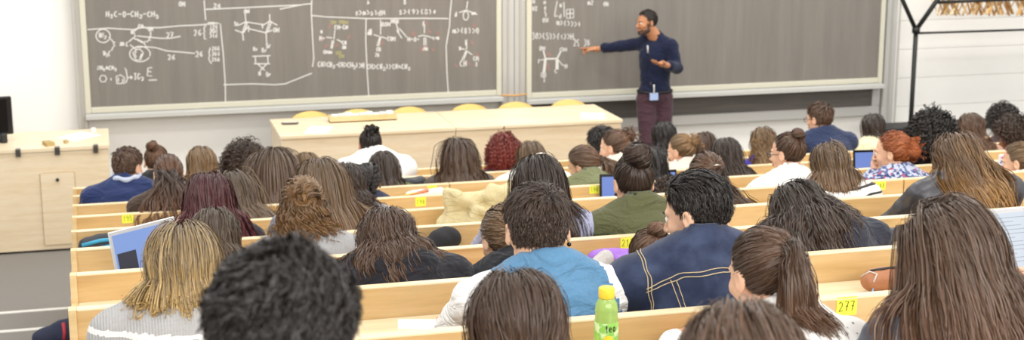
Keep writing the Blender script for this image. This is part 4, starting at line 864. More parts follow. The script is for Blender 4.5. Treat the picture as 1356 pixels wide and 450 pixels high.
# ------------------------------------------------------------------ fixed rows of benches with desks
tops = {-2: 560, -1: 469, 0: 408, 1: 358.5, 2: 329.5, 3: 305.6, 4: 285, 5: 268, 6: 257.5, 7: 246}
rowname = {7: 'front desk row nearest the long table', 6: 'second bench row from the front', 5: 'third bench row from the front', 4: 'fourth bench row from the front', 3: 'fifth bench row from the front', 2: 'sixth bench row from the front', 1: 'seventh bench row from the front', 0: 'eighth bench row from the front', -1: 'ninth bench row from the front, carrying the 277 label', -2: 'nearest bench row at the bottom edge of the photo'}
WP = [wood(*c_, 0, sc=s_) for c_, s_ in ((('dfc08e', 'd8b681', 'cca870'), 1.0), (('dcbb88', 'd6b27b', 'c9a26b'), 1.2), (('e0c292', 'd9b885', 'ceab76'), .85))]
ROW = {}
for k in range(-2, 8):
    Y, Zt, zf_ = rowY(k), rowTop(k), rowFloor(k)
    if k >= 0: xL = onY(101, tops[k], Y)[0]
    else: xL = onY(101 if k == -1 else 101, 450, Y)[0]
    xR = onY(1440, 250, Y)[0]; t = thing('bench_row', 'light wooden '+rowname[k], 'bench', (xL, Y, zf_-.1488*(k < 7) if 0 else zf_), 0, 'fixed bench rows with desks')
    og_ = np.array([xL, Y, zf_]); ROW[k] = (t, og_); W = xR-xL; H_ = Zt-zf_
    cuts = [0, W]
    sx = {5: 595, 3: 1195, 1: 0, 6: 980}.get(k)
    if sx: cuts = [0, onY(sx, 250, Y)[0]-xL, W]
    low = -.1488 if k < 7 else 0
    for i in range(len(cuts)-1):
        MB().box(cuts[i]+(.003 if i else 0), cuts[i+1]-.003, -.012, .018, low*0+.01, H_-.007).build('back_panel', WP[(k+i) % 3], t)
        MB().box(cuts[i]+(.002 if i else 0), cuts[i+1]-.002, -.014, .020, H_-.007, H_, bev=.002).build('lit_edge_strip', W1e, t)  # paler wood than the panel: the lit top edge is put into colour
    # desk for the row behind (towards the camera), seat for the people beyond the panel
    MB().box(0, W, -.36, -.012, H_-.125, H_-.10, bev=.003).build('desk_top', W1e, t)
    if k < 7:
        MB().box(.02, W, .06, .42, .42, .45, bev=.006).build('seat', W1, t)
        for j in range(int(W/1.3)+1): MB().box(.02+j*1.3, .06+j*1.3, .08, .40, .0, .42).build('support', mat('8a8a88', .5), t)
    MB().box(-.022, .0, -.36, .02, -.1488 if k > -9 else 0, H_-.10).build('end_panel', W1, t)
    MB().box(-.022, .0, -.02, .02, -.0, H_).build('end_post', W1, t)
def numlabel(k, px_, py_, s_, lab=True):
    t, o_ = ROW[k]; P = onY(px_, py_, o_[1]-.0125)-o_; w, h = .055, .05
    n = MB().box(-w/2*1.05, w/2*1.05, -.001, 0, -h/2, h/2).build('number_label', mat('e6ee4e', .7, nz=.02), t, loc=P); n['label'] = 'yellow label '+s_
    mb = MB()
    for st in text_strokes(s_, -.0245, 0, .026, .0165, 0, .0): mb.tube([(x, -.0015, -y) for x, y in st], .0017, 5, flat=.4)
    mb.build('number', mat('26261f', .7), n)
for a_ in ((4, 169, 289, '195'), (4, 557, 267, '198'), (5, 572, 250, '199'), (4, 787, 250.5, '198'), (1, 831, 321, '213'), (0, 846, 365, '214'), (-1, 1121, 405, '277'), (3, 1166, 245.5, '188'), (1, 1149, 298, '216')): numlabel(*a_)
# ------------------------------------------------------------------ the lecturer
def lecturer():
    t = thing('person', 'standing lecturer in navy shirt and maroon trousers pointing at the right blackboard', 'person', tuple(onY(866, 150, 13.45)*[1, 1, 0])); o_ = np.array([onY(866, 150, 13.45)[0], 13.45, 0])
    g = lambda x, y, Y: onY(x, y, Y)-o_
    top = g(858, 11.5, 13.45); R = rotz(math.radians(98)) @ rotx(math.radians(-4)); HSC[0] = .97; H = top-[0, 0, .1]-R @ CRC
    NB = g(869, 52, 13.48); S = [g(852, 57, 13.56), g(888, 61, 13.38)]; hip = g(867, 124, 13.47)
    E1 = g(822, 61, 13.70); W1_ = g(789, 65, 13.86); E2 = g(896, 90, 13.30); W2_ = g(878, 85, 13.10); ch = (NB+hip)/2
    sh = [('e', hip+[0, 0, .03], (.155, .12, .10), .03), ('e', ch+[0, 0, -.08], (.145, .11, .16), .06), ('e', ch+[-.0, 0, .09], (.16, .12, .16), .06), ('c', S[0], S[1], .06, .06, .06), ('c', NB+[0, 0, .03], S[0], .05, .05, .03), ('c', NB+[0, 0, .03], S[1], .05, .05, .03)]
    sleeves = [('c', S[0], E1, .058, .048, .03), ('c', E1, E1*.36+W1_*.64, .048, .044, .02), ('c', S[1], E2, .062, .05, .03), ('c', E2, E2*.45+W2_*.55, .05, .044, .02)]
    def cs(P): 
        d = sd_prims(P, sh+sleeves, .006)-.005*vnoise(P*[1, 1, 2], 5, 4)-.003*vnoise(P, 12, 8); d = np.maximum(d, hip[2]-.03-P[:, 2]); return np.maximum(d, -sd_cone(P, NB+[0, 0, .02], H, .055, .07))
    navy = clothmat('plain', '171e38'); V, F = snets(cs, (-.62, -.5, .85), (.35, .5, 1.75), .0125); link('shirt', meshnp('shirt', V, F), navy, t)
    mb = MB(); tt = np.linspace(-2.3, 2.3, 17); mb.tube(np.stack([NB[0]+.062*np.sin(tt+1.2), NB[1]-.062*np.cos(tt+1.2), NB[2]+.045+0*tt], 1), .015, 8, flat=.6); mb.build('collar', navy, t, True)
    for A, B, r_ in ((E1*.36+W1_*.64, W1_, .046), (E2*.45+W2_*.55, W2_, .047)):
        d = (B-A)/np.linalg.norm(B-A); MB().tube([A-d*.03, A-d*.02, A+d*.015, A+d*.02], [r_-.004, r_+.002, r_+.002, r_-.006], 14).build('cuff', navy, t, True)
    K = [g(857, 188, 13.38), g(879, 186, 13.42)]; A_ = [np.array([K[0][0]-.01, .02, .09]), np.array([K[1][0]+.02, .05, .09])]
    tp = [('e', hip, (.165, .125, .12), .03)]
    for i, s in enumerate((-1, 1)): h0 = hip+[s*.085, 0, -.06]; tp += [('c', h0, K[i], .095, .072, .03), ('c', K[i], A_[i], .07, .055, .02)]
    def ts(P): d = sd_prims(P, tp, .004)-.004*vnoise(P*[1, 1, 2], 4, 14); return np.maximum(d, P[:, 2]-hip[2]-.035)
    V, F = snets(ts, (-.35, -.3, .02), (.4, .35, 1.2), .014); link('trousers', meshnp('trousers', V, F), clothmat('plain', '4a333c'), t)
    for i in (0, 1):
        V, F = snets(lambda P: np.maximum(sd_cone(P, A_[i]*[1, 1, 0]+[.0, .02, .045], A_[i]*[1, 1, 0]+[-.12, -.10, .035], .045, .035), -P[:, 2]+.001), (-.4, -.3, -.02), (.4, .3, .15), .014); link('shoe', meshnp('shoe', V, F), mat('2b2422', .4), t)
    tt = np.linspace(0, 6.283, 29); bp = np.stack([hip[0]+.168*np.cos(tt), hip[1]+.128*np.sin(tt), hip[2]+.028+0*tt], 1); MB().tube(bp, .013, 6, caps=False).build('belt', mat('1f1b1c', .5), t, True)
    bpr = sh+[(a[0], a[1], a[2], a[3]-.012, a[4]-.01, a[5]) for a in sleeves]
    def bs(P):
        d = sd_prims(P, sh, -.02); n_ = smin(sd_cone(P, H+R @ np.array([0, -.02, -.05]), NB, .058, .066), d, .02)
        for q in (('c', S[0], E1, .045, .038), ('c', E1, W1_, .036, .026), ('c', S[1], E2, .045, .038), ('c', E2, W2_, .036, .026)): n_ = smin(n_, sd_cone(P, *q[1:]), .02)
        return n_
    bV, bF = snets(bs, (-.66, -.5, .86), (.33, .5, 1.74), .0115); Vs, Fs, n = [bV], [bF], len(bV)
    hV, hF = head_mesh(True); Vs.append(tf(hV, R, H)); Fs.append(hF+n); n += len(hV)
    n = add_hand(Vs, Fs, n, W1_, g(770, 63.5, 13.93)-W1_, 'point', True, up=(0, .2, 1), s=1.05)
    n = add_hand(Vs, Fs, n, W2_, g(862, 83, 13.02)-W2_, 'relaxed', False, up=(0, 0, -1), s=1.05)
    link('body', meshnp('body', np.concatenate(Vs), np.concatenate(Fs)), skinmat('tan'), t)
    make_hair(dict(style='short', root='1b1614', tip='2a221f', light='4a4039', top=.011, side=.005, lift=.25, low=.0), R, H, sh, t, 8, 5)
    face(t, R, H, '1b1614')
    # short beard
    r = np.random.default_rng(4); hv = hV; m_ = (hv[:, 2] < -.062) & (hv[:, 1] > .0) & (hv[:, 2] > -.112) & ~((abs(hv[:, 0]) < .02) & (hv[:, 2] > -.078) & (hv[:, 2] < -.052)) | ((hv[:, 2] < -.042) & (hv[:, 2] > -.05) & (hv[:, 1] > .08) & (abs(hv[:, 0]) < .026)) | ((abs(hv[:, 0]) > .055) & (hv[:, 2] < .0) & (hv[:, 1] > .0) & (hv[:, 1] < .03))
    P = hv[m_]; P = np.repeat(P, 3, 0)+r.normal(0, .002, (len(P)*3, 3)); d = P-np.array([0, .01, -.03]); d /= np.linalg.norm(d, axis=1)[:, None]; S_ = P[:, None]+(d*.5+[0, 0, -.6])[:, None]*np.linspace(-.003, .0035, 5)[None, :, None]
    h2 = Hair(); h2.add(*ribbons(tf(S_.reshape(-1, 3), R, H).reshape(S_.shape), .003, 3, H)); h2.build('beard', hairmat('231a16', '33261f', '4a3a30'), t)
    # lanyard with microphone clip and badge
    nc = NB+[-.02, -.07, .02]; b0 = g(866, 122, 13.30)
    MB().tube([g(858, 52, 13.38), g(860, 70, 13.30), g(858, 90, 13.30)], .003, 6).build('cable', mat('17171a', .6), t, True)
    MB().tube([g(857.5, 60, 13.31), g(858, 70, 13.31)], .006, 6).build('microphone', mat('d8d8dc', .4), t, True)
    MB().box(-.042, .042, -.004, .004, -.035, .035, bev=.003).build('name_badge', mat('a9c0ea', .35), t, loc=g(866, 128, 13.30))
    MB().tube([g(866, 112, 13.30), g(866, 124, 13.295)], .006, 6).build('badge_strap', mat('e9e9ea', .4), t, True)
    MB().tube([g(861, 109, 13.31), g(864, 117, 13.30)], .012, 8).build('radio_transmitter', mat('1b1b1e', .4), t, True)
lecturer()
# ------------------------------------------------------------------ the students
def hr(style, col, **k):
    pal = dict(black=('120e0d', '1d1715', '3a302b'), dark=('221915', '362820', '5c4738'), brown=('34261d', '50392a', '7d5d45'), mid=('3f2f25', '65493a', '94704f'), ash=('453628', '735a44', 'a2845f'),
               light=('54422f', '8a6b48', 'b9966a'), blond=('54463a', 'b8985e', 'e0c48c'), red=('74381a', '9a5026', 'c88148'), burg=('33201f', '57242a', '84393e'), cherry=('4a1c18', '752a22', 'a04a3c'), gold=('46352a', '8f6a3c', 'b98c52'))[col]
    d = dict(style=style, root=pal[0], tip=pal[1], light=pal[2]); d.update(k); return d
S = person
def seams(root, org, H, NB, R, csdf, arms):   # stitched denim yoke
    m = mat('c9b48c', .7)
    def line(pts, nm='stitching'):
        P = np.array(pts); s_ = np.linspace(0, 1, 40); march = P[0][1] < NB[1]-.15; P = np.stack([np.interp(s_, np.linspace(0, 1, len(P)), P[:, i]) for i in range(3)], 1)
        if march:
            for _ in range(160): P[:, 1] += np.where(csdf(P) > .002, .003, 0)
        else: P = project(P, csdf, .0015)
        mb = MB(); mb.tube(P, .0012, 4); mb.build(nm, m, root)
        mb = MB(); mb.tube(P+[0, 0, .004], .0012, 4)
    b = lambda x, z: NB+np.array([x, -.30, z])
    for dz in (0, -.009): line([b(-.19, -.065+dz), b(-.10, -.022+dz), b(0, -.012+dz), b(.10, -.022+dz), b(.19, -.065+dz)])
    for s in (-1, 1):
        for dx in (0, .012): line([b(s*(.13-dx), -.04), b(s*(.11-dx), -.13), b(s*(.085-dx), -.28)])
        a = arms[0 if s < 0 else 1]; sx = a[0]
        for dx in (0, .01): line([sx+[s*(-.022-dx), .04, .09], sx+[s*(-.015-dx), -.03, .06], sx+[s*(-.02-dx), -.09, -.03], sx+[s*(-.03-dx), -.09, -.12]])
def earring(s_):
    def f(root, org, H, NB, R, csdf, arms):
        P = tf(np.array([[s_*.085, -.01, -.04]]), R, H)[0]; MB().lathe([(.001, -.006), (.006, -.003), (.006, .003), (.001, .006)], 10, c=P).build('earring', mat('101012', .2), root, True)
    return f
def hoops(root, org, H, NB, R, csdf, arms):
    t = np.linspace(0, 6.283, 17); ring = np.stack([-.087+0*t, -.01+.022*np.cos(t), -.055+.022*np.sin(t)], 1); MB().tube(tf(ring, R, H), .002, 6, caps=False).build('earring', mat('d9b070', .25, metal=1), root, True)
def clip(local):
    def f(root, org, H, NB, R, csdf, arms):
        P = tf(np.array([local]), R, H)[0]; MB().tube([P+[-.02, 0, .004], P+[0, -.004, .008], P+[.02, 0, .004]], [.003, .005, .003], 8).build('hair_clip', mat('b9b3a8', .25, metal=.8), root, True)
    return f
def scarf(h):
    def f(root, org, H, NB, R, csdf, arms):
        t = np.linspace(0, 6.283, 33); MB().tube(np.stack([NB[0]+.075*np.cos(t), NB[1]+.01+.078*np.sin(t), NB[2]+.05+.006*np.sin(5*t)], 1), .015+.003*np.sin(7*t), 10, caps=False).build('scarf', mat(h, .9, bump=.3), root, True)
    return f
# nearest rows
S(-3, 368, 317, 'person with a big mop of tousled black curls, large and close at the bottom left', hr('curly', 'black', root='0e0b0a', tip='191412', light='2e2521', len=.05, vol=.010, cr=.009, cp=.045, short=1, cg=.2, n=1.5, topv=.042, fade=(.03, .16, 1)), dict(m=('plain', '2a2a30'), name='shirt'), 'light', True, yaw=-20, pitch=8, bpx=355, gl='2a2220', hs=1.03)
S(-2, 685, 349, 'person with straight chestnut hair, bottom centre, left of the tea bottle', hr('long', 'brown', len=.42, vol=.028, wave=.004, wl=.2, part=.0, comb=.2), dict(m=('plain', '4a4048'), name='sweater'), pitch=16, dy=.22)
S(-3, 987, 392, 'person whose low brown crown of hair alone shows at the bottom, right of centre', hr('long', 'mid', len=.30, vol=.03, wave=.006, wl=.16, part=.02), dict(m=('plain', 'd9d4cc'), name='top'), pitch=22, dy=.30)
S(-2, 1258, 252, 'person with long loose dark brown hair in washed grey denim, large at the right', hr('long', 'mid', len=.56, vol=.042, wave=.007, wl=.24, part=-.02, comb=.0, lj=.05, light='8f6f52', gather=(.0, -.02, 0), hug=.72, n=1.3), dict(m=('denim', '4f5663', '7a828e'), name='jacket'), pitch=18, yaw=22, roll=-6, bpx=1295, dy=.20)
S(-2, 1014, 293, 'person in a white dotted blouse with a thick brown ponytail', hr('pony', 'brown', tie=(.025, -.10, .055), len=.22, vol=.010, tvol=.025, fan=.012, wave=.004, tr=.010, up=-.4, n=1.2, gather=(-.06, 0, 0)), dict(m=('dots', 'f4f2ee', '55524f'), name='blouse', collar=('dots', 'f4f2ee', '55524f')), 'fair', yaw=13, pitch=14, bpx=1052, dy=.42, hs=.93)
zs = [(('knit', 'eeebe4'), lambda c: (c[:, 2] < -.034) & (c[:, 2] > -.047) & (np.abs(c[:, 0]) < .26) & (c[:, 1] < .06))]
S(-1, 240, 288, 'person with a blonde dark-rooted bob in a grey knit with a white stripe', hr('bob', 'blond', len=.30, vol=.028, wave=.003, wl=.2, part=.0, zcut=-.06, hug=.8, comb=.1, ombre=.32, lj=.02, n=1.3), dict(m=('knit', 'a9a8a8'), name='knit_sweater', zones=zs, grow=.012, collar=('plain', 'f1efe9')), pitch=8, bpx=236, nz=.035)
zb = [(('plain', 'f3f3f3'), lambda c: (np.abs(c[:, 0]) > .15+np.clip(-c[:, 2], -.06, .2)*.35) | ((c[:, 2] > .075) & (np.abs(c[:, 0]) < .09)))]
S(-1, 712, 237, 'person with short dark hair in a blue and white raglan shirt', hr('short', 'dark', top=.034, side=.010, lift=.42, tuft=.55, dir=(-.3, .7, 0)), dict(m=('plain', '5a86aa'), name='raglan_shirt', zones=zb, wr=.006), 'fair', True, yaw=-4, pitch=14, bpx=724, sh=.185, extra=earring(1), low=0) if 0 else S(-1, 712, 237, 'person with short dark hair in a blue and white raglan shirt', hr('short', 'dark', top=.034, side=.010, lift=.42, tuft=.55, dir=(-.3, .7, 0)), dict(m=('plain', '5a86aa'), name='raglan_shirt', zones=zb, wr=.006), 'fair', True, yaw=-4, pitch=14, bpx=724, sh=.185, extra=earring(1))
S(-1, 926, 217, 'person with short black hair in a dark blue denim jacket, looking left', hr('short', 'black', top=.030, side=.012, lift=.04, tuft=.15, dir=(.5, -.6, 0)), dict(m=('denim', '262f48', '47526e'), name='denim_jacket', grow=.014, collar=('denim', '262f48', '47526e'), wr=.006), 'fair', True, yaw=42, pitch=16, bpx=918, sh=.20, hs=.94, extra=seams)
S(-1, 1446, 262, 'person at the right edge, only a strip of reddish hair in view', hr('long', 'burg', len=.42, vol=.03, wave=.004, part=.0), dict(m=('plain', '5a4038'), name='sweater'), pitch=16)
# row 0
S(0, 512, 270, 'person with shoulder-length wavy dark brown hair in a black hoodie', hr('long', 'brown', len=.24, hug=.7, vol=.03, wave=.009, wl=.11, part=.01, comb=.3), dict(m=('plain', '26262c'), name='hoodie', hood=1, grow=.016), pitch=20, dy=.30, bpx=535, nz=.05, sh=.185)
S(0, 668, 268, 'person with a braided crown and black hoodie, half hidden by the blue raglan shirt', hr('pony', 'ash', tie=(.03, -.10, -.02), len=.12, vol=.010, tail=1, fan=.01, swave=.004), dict(m=('plain', '1e1f26'), name='hoodie', hood=1, grow=.016), pitch=24, dy=.34, bpx=722, yaw=10)
S(0, 864, 301, 'person with a small brown bun bent low beside the denim jacket', hr('bun', 'mid', tie=(0, -.095, .065), R=.034, bax=(0, -.35, 1), bo=.8, vol=.004), dict(m=('plain', 'b9b4b0'), name='top'), pitch=34, dy=.42, bpx=905, yaw=8)
S(0, 1058, 234, 'person with long dark wavy hair bent over in a dark navy jacket', hr('long', 'dark', len=.34, hug=.7, vol=.036, wave=.011, wl=.12, part=-.02, comb=.2, gather=(-.03, -.03, 0), light='6a5646'), dict(m=('plain', '2c2e3a'), name='jacket', grow=.018, hood=1), pitch=26, dy=.30, bpx=1112, yaw=15, sh=.21, nz=.06)
# row 1
S(1, 283, 272, 'person with dark ash hair behind the blonde bob, at the blue-screened laptop', hr('long', 'ash', len=.34, vol=.022, wave=.006, part=.01, root='2c241f', tip='4d4036'), dict(m=('knit', '6a6664'), name='sweater'), pitch=22, dy=.34)
S(1, 399, 227, 'person with a loose pinned-up golden brown knot in a grey sweater', hr('updo', 'light', root='4a3828', tip='6f5236', light='a07c50', tie=(0, -.112, .05), knot=(0, -.112, .06), len=.11, vol=.016, swave=.005, nl=16), dict(m=('knit', 'a3a3a5'), name='sweater'), pitch=12, bpx=408)
S(1, 714, 201, 'person with long dark straight hair and a small clip in a lilac knit', hr('long', 'dark', len=.46, vol=.020, wave=.004, wl=.2, part=.0, comb=.6), dict(m=('knit', 'a9acc8'), name='knit_sweater', grow=.014), pitch=14, bpx=700, extra=clip((0, -.06, .125)))
S(1, 839, 203, 'person with a thick dark top bun in an olive green sweater', hr('bun', 'dark', tie=(0, -.085, .085), R=.056, bax=(0, -.6, 1), bo=.6, vol=.008, messy=.3), dict(m=('plain', '595b3e'), name='sweater', wide=1), 'fair', pitch=20, sh=.175, extra=earring(-1))
S(1, 1268, 170, 'person with long golden-tipped hair over a black leather jacket', hr('long', 'gold', hug=.55, len=.38, vol=.036, wave=.009, wl=.16, part=-.01, ombre=.45, comb=.1, gather=(.06, -.02, 0)), dict(m=('leather', '3a3a40'), name='leather_jacket', grow=.018, wr=.007), pitch=18, bpx=1288, sh=.195, nz=.03)
# row 2
S(2, 275, 222, 'person with long burgundy-dyed hair in a black top', hr('long', 'burg', len=.42, vol=.034, wave=.006, part=.0, comb=.2), dict(m=('plain', '26242a'), name='top'), pitch=14)
S(2, 1100, 185, 'person with ash brown hair in a white shirt with black stripes', hr('long', 'ash', len=.19, hug=.7, zcut=-.11, vol=.026, wave=.004, wl=.2, part=.0, comb=.2), dict(m=('stripe', 'f0efeb', '2c2c34'), name='striped_shirt', wr=.002), pitch=12, bpx=1106, nz=.035, sh=.18)
S(2, 936, 198, 'person with half-tied long brown hair behind the denim jacket', hr('half', 'brown', len=.46, vol=.024, wave=.010, wl=.12, part=.0, gather=(.14, -.02, 0)), dict(m=('plain', '4b4038'), name='top'), pitch=16, extra=clip((.015, -.12, .05)))
S(2, 423, 205, 'person with long smooth light ash hair and grey top, behind the loose pinned knot', hr('long', 'ash', len=.50, vol=.022, wave=.002, wl=.3, part=.0, comb=.4, gather=(.05, 0, 0)), dict(m=('plain', '82828a'), name='top'), pitch=12)
S(3, 886, 238, 'person with a low mop of dark curls beside the olive green sweater', hr('curly', 'dark', len=.07, vol=.03, cr=.008, cp=.028, short=1, topv=.03), dict(m=('plain', 'b8b0a8'), name='top'), pitch=26, dy=.52)
# row 3
S(3, 308, 222, 'person with long dark ash hair falling right over a dark jacket', hr('long', 'ash', len=.46, vol=.024, wave=.005, part=-.01, root='3a302a', tip='5f5044', gather=(.08, 0, 0)), dict(m=('plain', '33343a'), name='jacket'), pitch=18, dy=.32)
S(3, 459, 211, 'person with wavy dark brown hair left of the dark plaited head', hr('long', 'dark', len=.28, vol=.026, wave=.008, wl=.09, part=.0), dict(m=('plain', '9a9aa2'), name='top'), pitch=20, dy=.3)
S(3, 1045, 173, 'person with a dark bun and glasses in a white shirt, facing left', hr('bun', 'brown', tie=(.0, -.075, .09), R=.036, bax=(.1, -.35, 1), bo=.7, vol=.010), dict(m=('plain', 'f2f1ee'), name='shirt', collar=('plain', 'f2f1ee')), 'fair', yaw=34, pitch=8, bpx=1042, gl='2a2a2e')
S(3, 1184, 169, 'person with a coppery red bun in a floral blouse, chin on hand', hr('bun', 'red', tie=(.02, -.100, .01), R=.056, bax=(.0, -.9, .35), bo=.25, vol=.03, messy=.9, swave=.007, bw=.006), dict(m=('floral', 'b9c0d4', '5c6a94'), name='blouse'), 'fair', yaw=48, pitch=8, hands='chin', bpx=1192)
def phone_held(root, org, H, NB, R, csdf, arms): pass
S(3, 1352, 186, 'person with pulled-back light brown hair at the right edge, holding a phone', hr('bun', 'light', tie=(.04, -.10, .03), R=.034, bax=(.2, -.8, .5), vol=.008), dict(m=('plain', 'e9e6e2'), name='top'), 'fair', yaw=40, pitch=14, hands='phone')
S(4, 864, 194, 'person with smooth black hair left of the light brown bun, at the upright blue tablet', hr('long', 'black', len=.34, vol=.014, wave=.002, part=.0), dict(m=('plain', '8f8a88'), name='top'), 'light', pitch=16, dy=.28)
# row 4
S(4, 222, 202, 'person with dark hair tied low into a wide loose brown tail', hr('pony', 'dark', tie=(0, -.105, -.03), len=.32, vol=.008, tvol=.05, fan=.075, wave=.008, wl=.13, light='7a5638', tip='583a28', tr=.03, up=0), dict(m=('plain', '4a3c34'), name='top'), pitch=16, extra=scarf('5a5c6c'))
S(4, 362, 190, 'person with very long straight greyish brown hair below the table corner', hr('long', 'ash', len=.58, vol=.026, wave=.002, wl=.3, part=.0, comb=.5, tip='6f5a4c', light='8d7765'), dict(m=('plain', '6a625e'), name='top'), pitch=8)
S(4, 484, 211, 'person with dark plaits close to the head in a navy top', hr('braids', 'black', tie=(0, -.105, -.01), vol=.008, swave=.003, paths=[([(-.05, .03, .098), (-.055, -.05, .098), (-.045, -.1, .055), (-.03, -.125, -.0), (-.02, -.135, -.07)], .016, 7), ([(.05, .03, .098), (.055, -.05, .098), (.045, -.1, .055), (.03, -.125, 0), (.02, -.135, -.07)], .016, 7), ([(-.075, .01, .05), (-.08, -.04, .04), (-.06, -.09, 0), (-.03, -.12, -.05)], .012, 6), ([(.075, .01, .05), (.08, -.04, .04), (.06, -.09, 0), (.03, -.12, -.05)], .012, 6), ([(0, .03, .115), (0, -.06, .11), (0, -.11, .05), (0, -.125, -.02)], .014, 7)]), dict(m=('plain', '2c3348'), name='top'), 'brown', pitch=18)
S(4, 772, 190, 'person in an olive shirt bending left with light brown hair', hr('pony', 'mid', tie=(.05, -.09, -.03), len=.22, vol=.012, tvol=.03, fan=.04, wave=.006, light='a3835c'), dict(m=('plain', '767a58'), name='shirt', wide=1), 'fair', pitch=26, yaw=40, roll=-12, dy=.36, bpx=786)
S(4, 962, 178, 'person with long dark brown hair left of the caramel curls', hr('long', 'dark', len=.36, vol=.030, wave=.007, part=.0), dict(m=('plain', '4a3f3a'), name='top'), pitch=14)
S(4, 1236, 146, 'person with a wide cloud of black curly hair behind the golden-tipped hair', hr('curly', 'black', len=.20, vol=.045, cr=.012, cp=.04, cg=.35, topv=.055), dict(m=('plain', '28262a'), name='top'), 'tan', pitch=10)
# row 5
S(5, 167, 191, 'person with short brown hair in a navy sweater over a light collar', hr('short', 'brown', top=.030, side=.012, lift=.28, tuft=.3), dict(m=('plain', '27345e'), name='sweater', grow=.014), 'fair', True, yaw=-38, pitch=12, bpx=157, sh=.20, extra=scarf('b9c2d6'))
S(5, 266, 189, 'person with fluffy dark blonde hair left of the dark curly head', hr('long', 'light', len=.30, vol=.032, wave=.006, part=.01), dict(m=('plain', '8a8078'), name='top'), pitch=14)
S(5, 508, 196, 'person with thin dark box plaits in front of the white quilted jacket', hr('long', 'dark', len=.40, vol=.020, wave=.004, wl=.02, part=.0, clump=.0035, comb=.9, light='7a6352', n=.7), dict(m=('plain', '6a7a4a'), name='top'), 'brown', pitch=14)
S(5, 606, 177, 'person with long brown hair alone before the middle of the long table', hr('long', 'brown', len=.52, vol=.034, wave=.007, wl=.13, part=.0, comb=.6, light='86705c'), dict(m=('plain', '5a504a'), name='top'), pitch=8)
S(5, 704, 183, 'person with pale brown hair over a white sweatshirt, beside the curly red head', hr('long', 'ash', len=.36, vol=.026, wave=.004, part=.0), dict(m=('plain', 'f3f2ef'), name='sweatshirt', grow=.02), pitch=18, dy=.3, bpx=703, sh=.19)
S(5, 814, 170, 'person with swept brown hair and a messy knot in front of the lecturer', hr('bun', 'mid', tie=(.06, -.095, .05), R=.038, bax=(.55, -.6, .5), vol=.008, messy=.9), dict(m=('plain', 'e8e0d2'), name='top'), 'fair', yaw=46, pitch=14, bpx=825)
S(5, 903, 175, 'person with a light brown bun, facing left below the blackboard tray', hr('bun', 'light', tie=(.01, -.105, .05), R=.034, bax=(.2, -.8, .5), vol=.014, messy=.5), dict(m=('plain', 'ddd3c8'), name='top'), 'fair', yaw=36, pitch=14)
S(5, 1012, 164, 'person with caramel curls in a bright violet blue top', hr('long', 'light', len=.30, vol=.034, wave=.013, wl=.065, part=.0, root='4a3826', tip='7d6040'), dict(m=('plain', '3a35a0'), name='top'), pitch=14)
S(5, 1287, 146, 'person with wavy brown hair and a beige pink scarf left of the hoop earrings', hr('long', 'mid', len=.32, vol=.024, wave=.012, wl=.08, part=.0), dict(m=('plain', 'c9a08c'), name='top'), pitch=12, extra=scarf('c9a583'))
S(5, 1344, 158, 'person with dark curls and gold hoop earrings in a maroon top', hr('curly', 'dark', len=.10, vol=.03, cr=.008, cp=.03, short=1, topv=.02), dict(m=('plain', '8d4a62'), name='top'), 'tan', yaw=40, pitch=16, extra=hoops)
# row 6
S(6, 206, 190, 'person with an auburn top bun and black jacket at the front left', hr('bun', 'mid', tie=(-.02, -.07, .095), R=.040, bax=(-.2, -.3, 1), vol=.012, tip='5a3c28', light='8a6240'), dict(m=('plain', '2a2a2c'), name='jacket'), pitch=12)
S(6, 323, 193, 'person with a dark curly head left of the very long straight hair', hr('curly', 'dark', len=.13, vol=.05, cr=.011, cp=.035, cg=.15, topv=.03), dict(m=('plain', '3a3638'), name='top'), 'tan', pitch=12)
S(6, 406, 199, 'person with light brown hair just showing between two long-haired heads under the table', hr('long', 'light', len=.30, vol=.02, wave=.004), dict(m=('plain', '7a6a5a'), name='top'), pitch=16)
def pinkcollar(root, org, H, NB, R, csdf, arms):
    t = np.linspace(0, 6.283, 33); MB().tube(np.stack([NB[0]+.066*np.cos(t), NB[1]+.01+.066*np.sin(t), NB[2]+.045+0*t], 1), .012, 8, caps=False).build('collar', mat('d8567e', .8), root, True)
S(6, 490, 166, 'person with a black top knot in a white quilted jacket with pink collar', hr('updo', 'black', tie=(0, -.09, .08), knot=(0, -.085, .10), len=.05, vol=.012, nl=12, hang=0), dict(m=('puffer', 'f2f3f3'), name='quilted_jacket', puff=1, grow=.03), 'tan', pitch=14, bpx=505, sh=.20, extra=pinkcollar)
S(6, 668, 178, 'person with curly bright red hair leaning at the long table', hr('curly', 'cherry', len=.13, vol=.025, cr=.007, cp=.03, cg=.25, topv=.03), dict(m=('plain', '2c3350'), name='top'), pitch=18, roll=-8)
S(6, 797, 166, 'person with short tousled black hair at the right end of the long table', hr('short', 'black', top=.05, side=.03, lift=.8, tuft=1.1), dict(m=('plain', '3a3a40'), name='shirt'), 'tan', True, pitch=16, dy=.3)
S(6, 880, 158, 'person with smooth black hair in front of the lecturer\'s legs', hr('long', 'black', len=.30, vol=.018, wave=.002, part=.0), dict(m=('plain', 'e4dfd2'), name='top'), 'light', pitch=14)
S(6, 934, 172, 'person with brown hair half hidden behind the light brown bun', hr('long', 'brown', len=.26, vol=.022, wave=.004), dict(m=('plain', '6a5c54'), name='top'), pitch=16)
S(6, 1087, 133, 'person with short brown hair and glasses in a navy sweater, at the front right', hr('short', 'brown', top=.04, side=.016, lift=.22, tuft=.25, dir=(.3, .4, 0)), dict(m=('plain', '2f3a58'), name='sweater', grow=.012), 'fair', True, yaw=28, pitch=8, bpx=1098, gl='2a2624', sh=.20)
S(6, 1157, 147, 'person with dark shoulder-length hair and pale yellow top near the black bench', hr('long', 'dark', len=.30, vol=.026, wave=.003, part=.0), dict(m=('plain', 'ece3bd'), name='top', grow=.02), pitch=12)
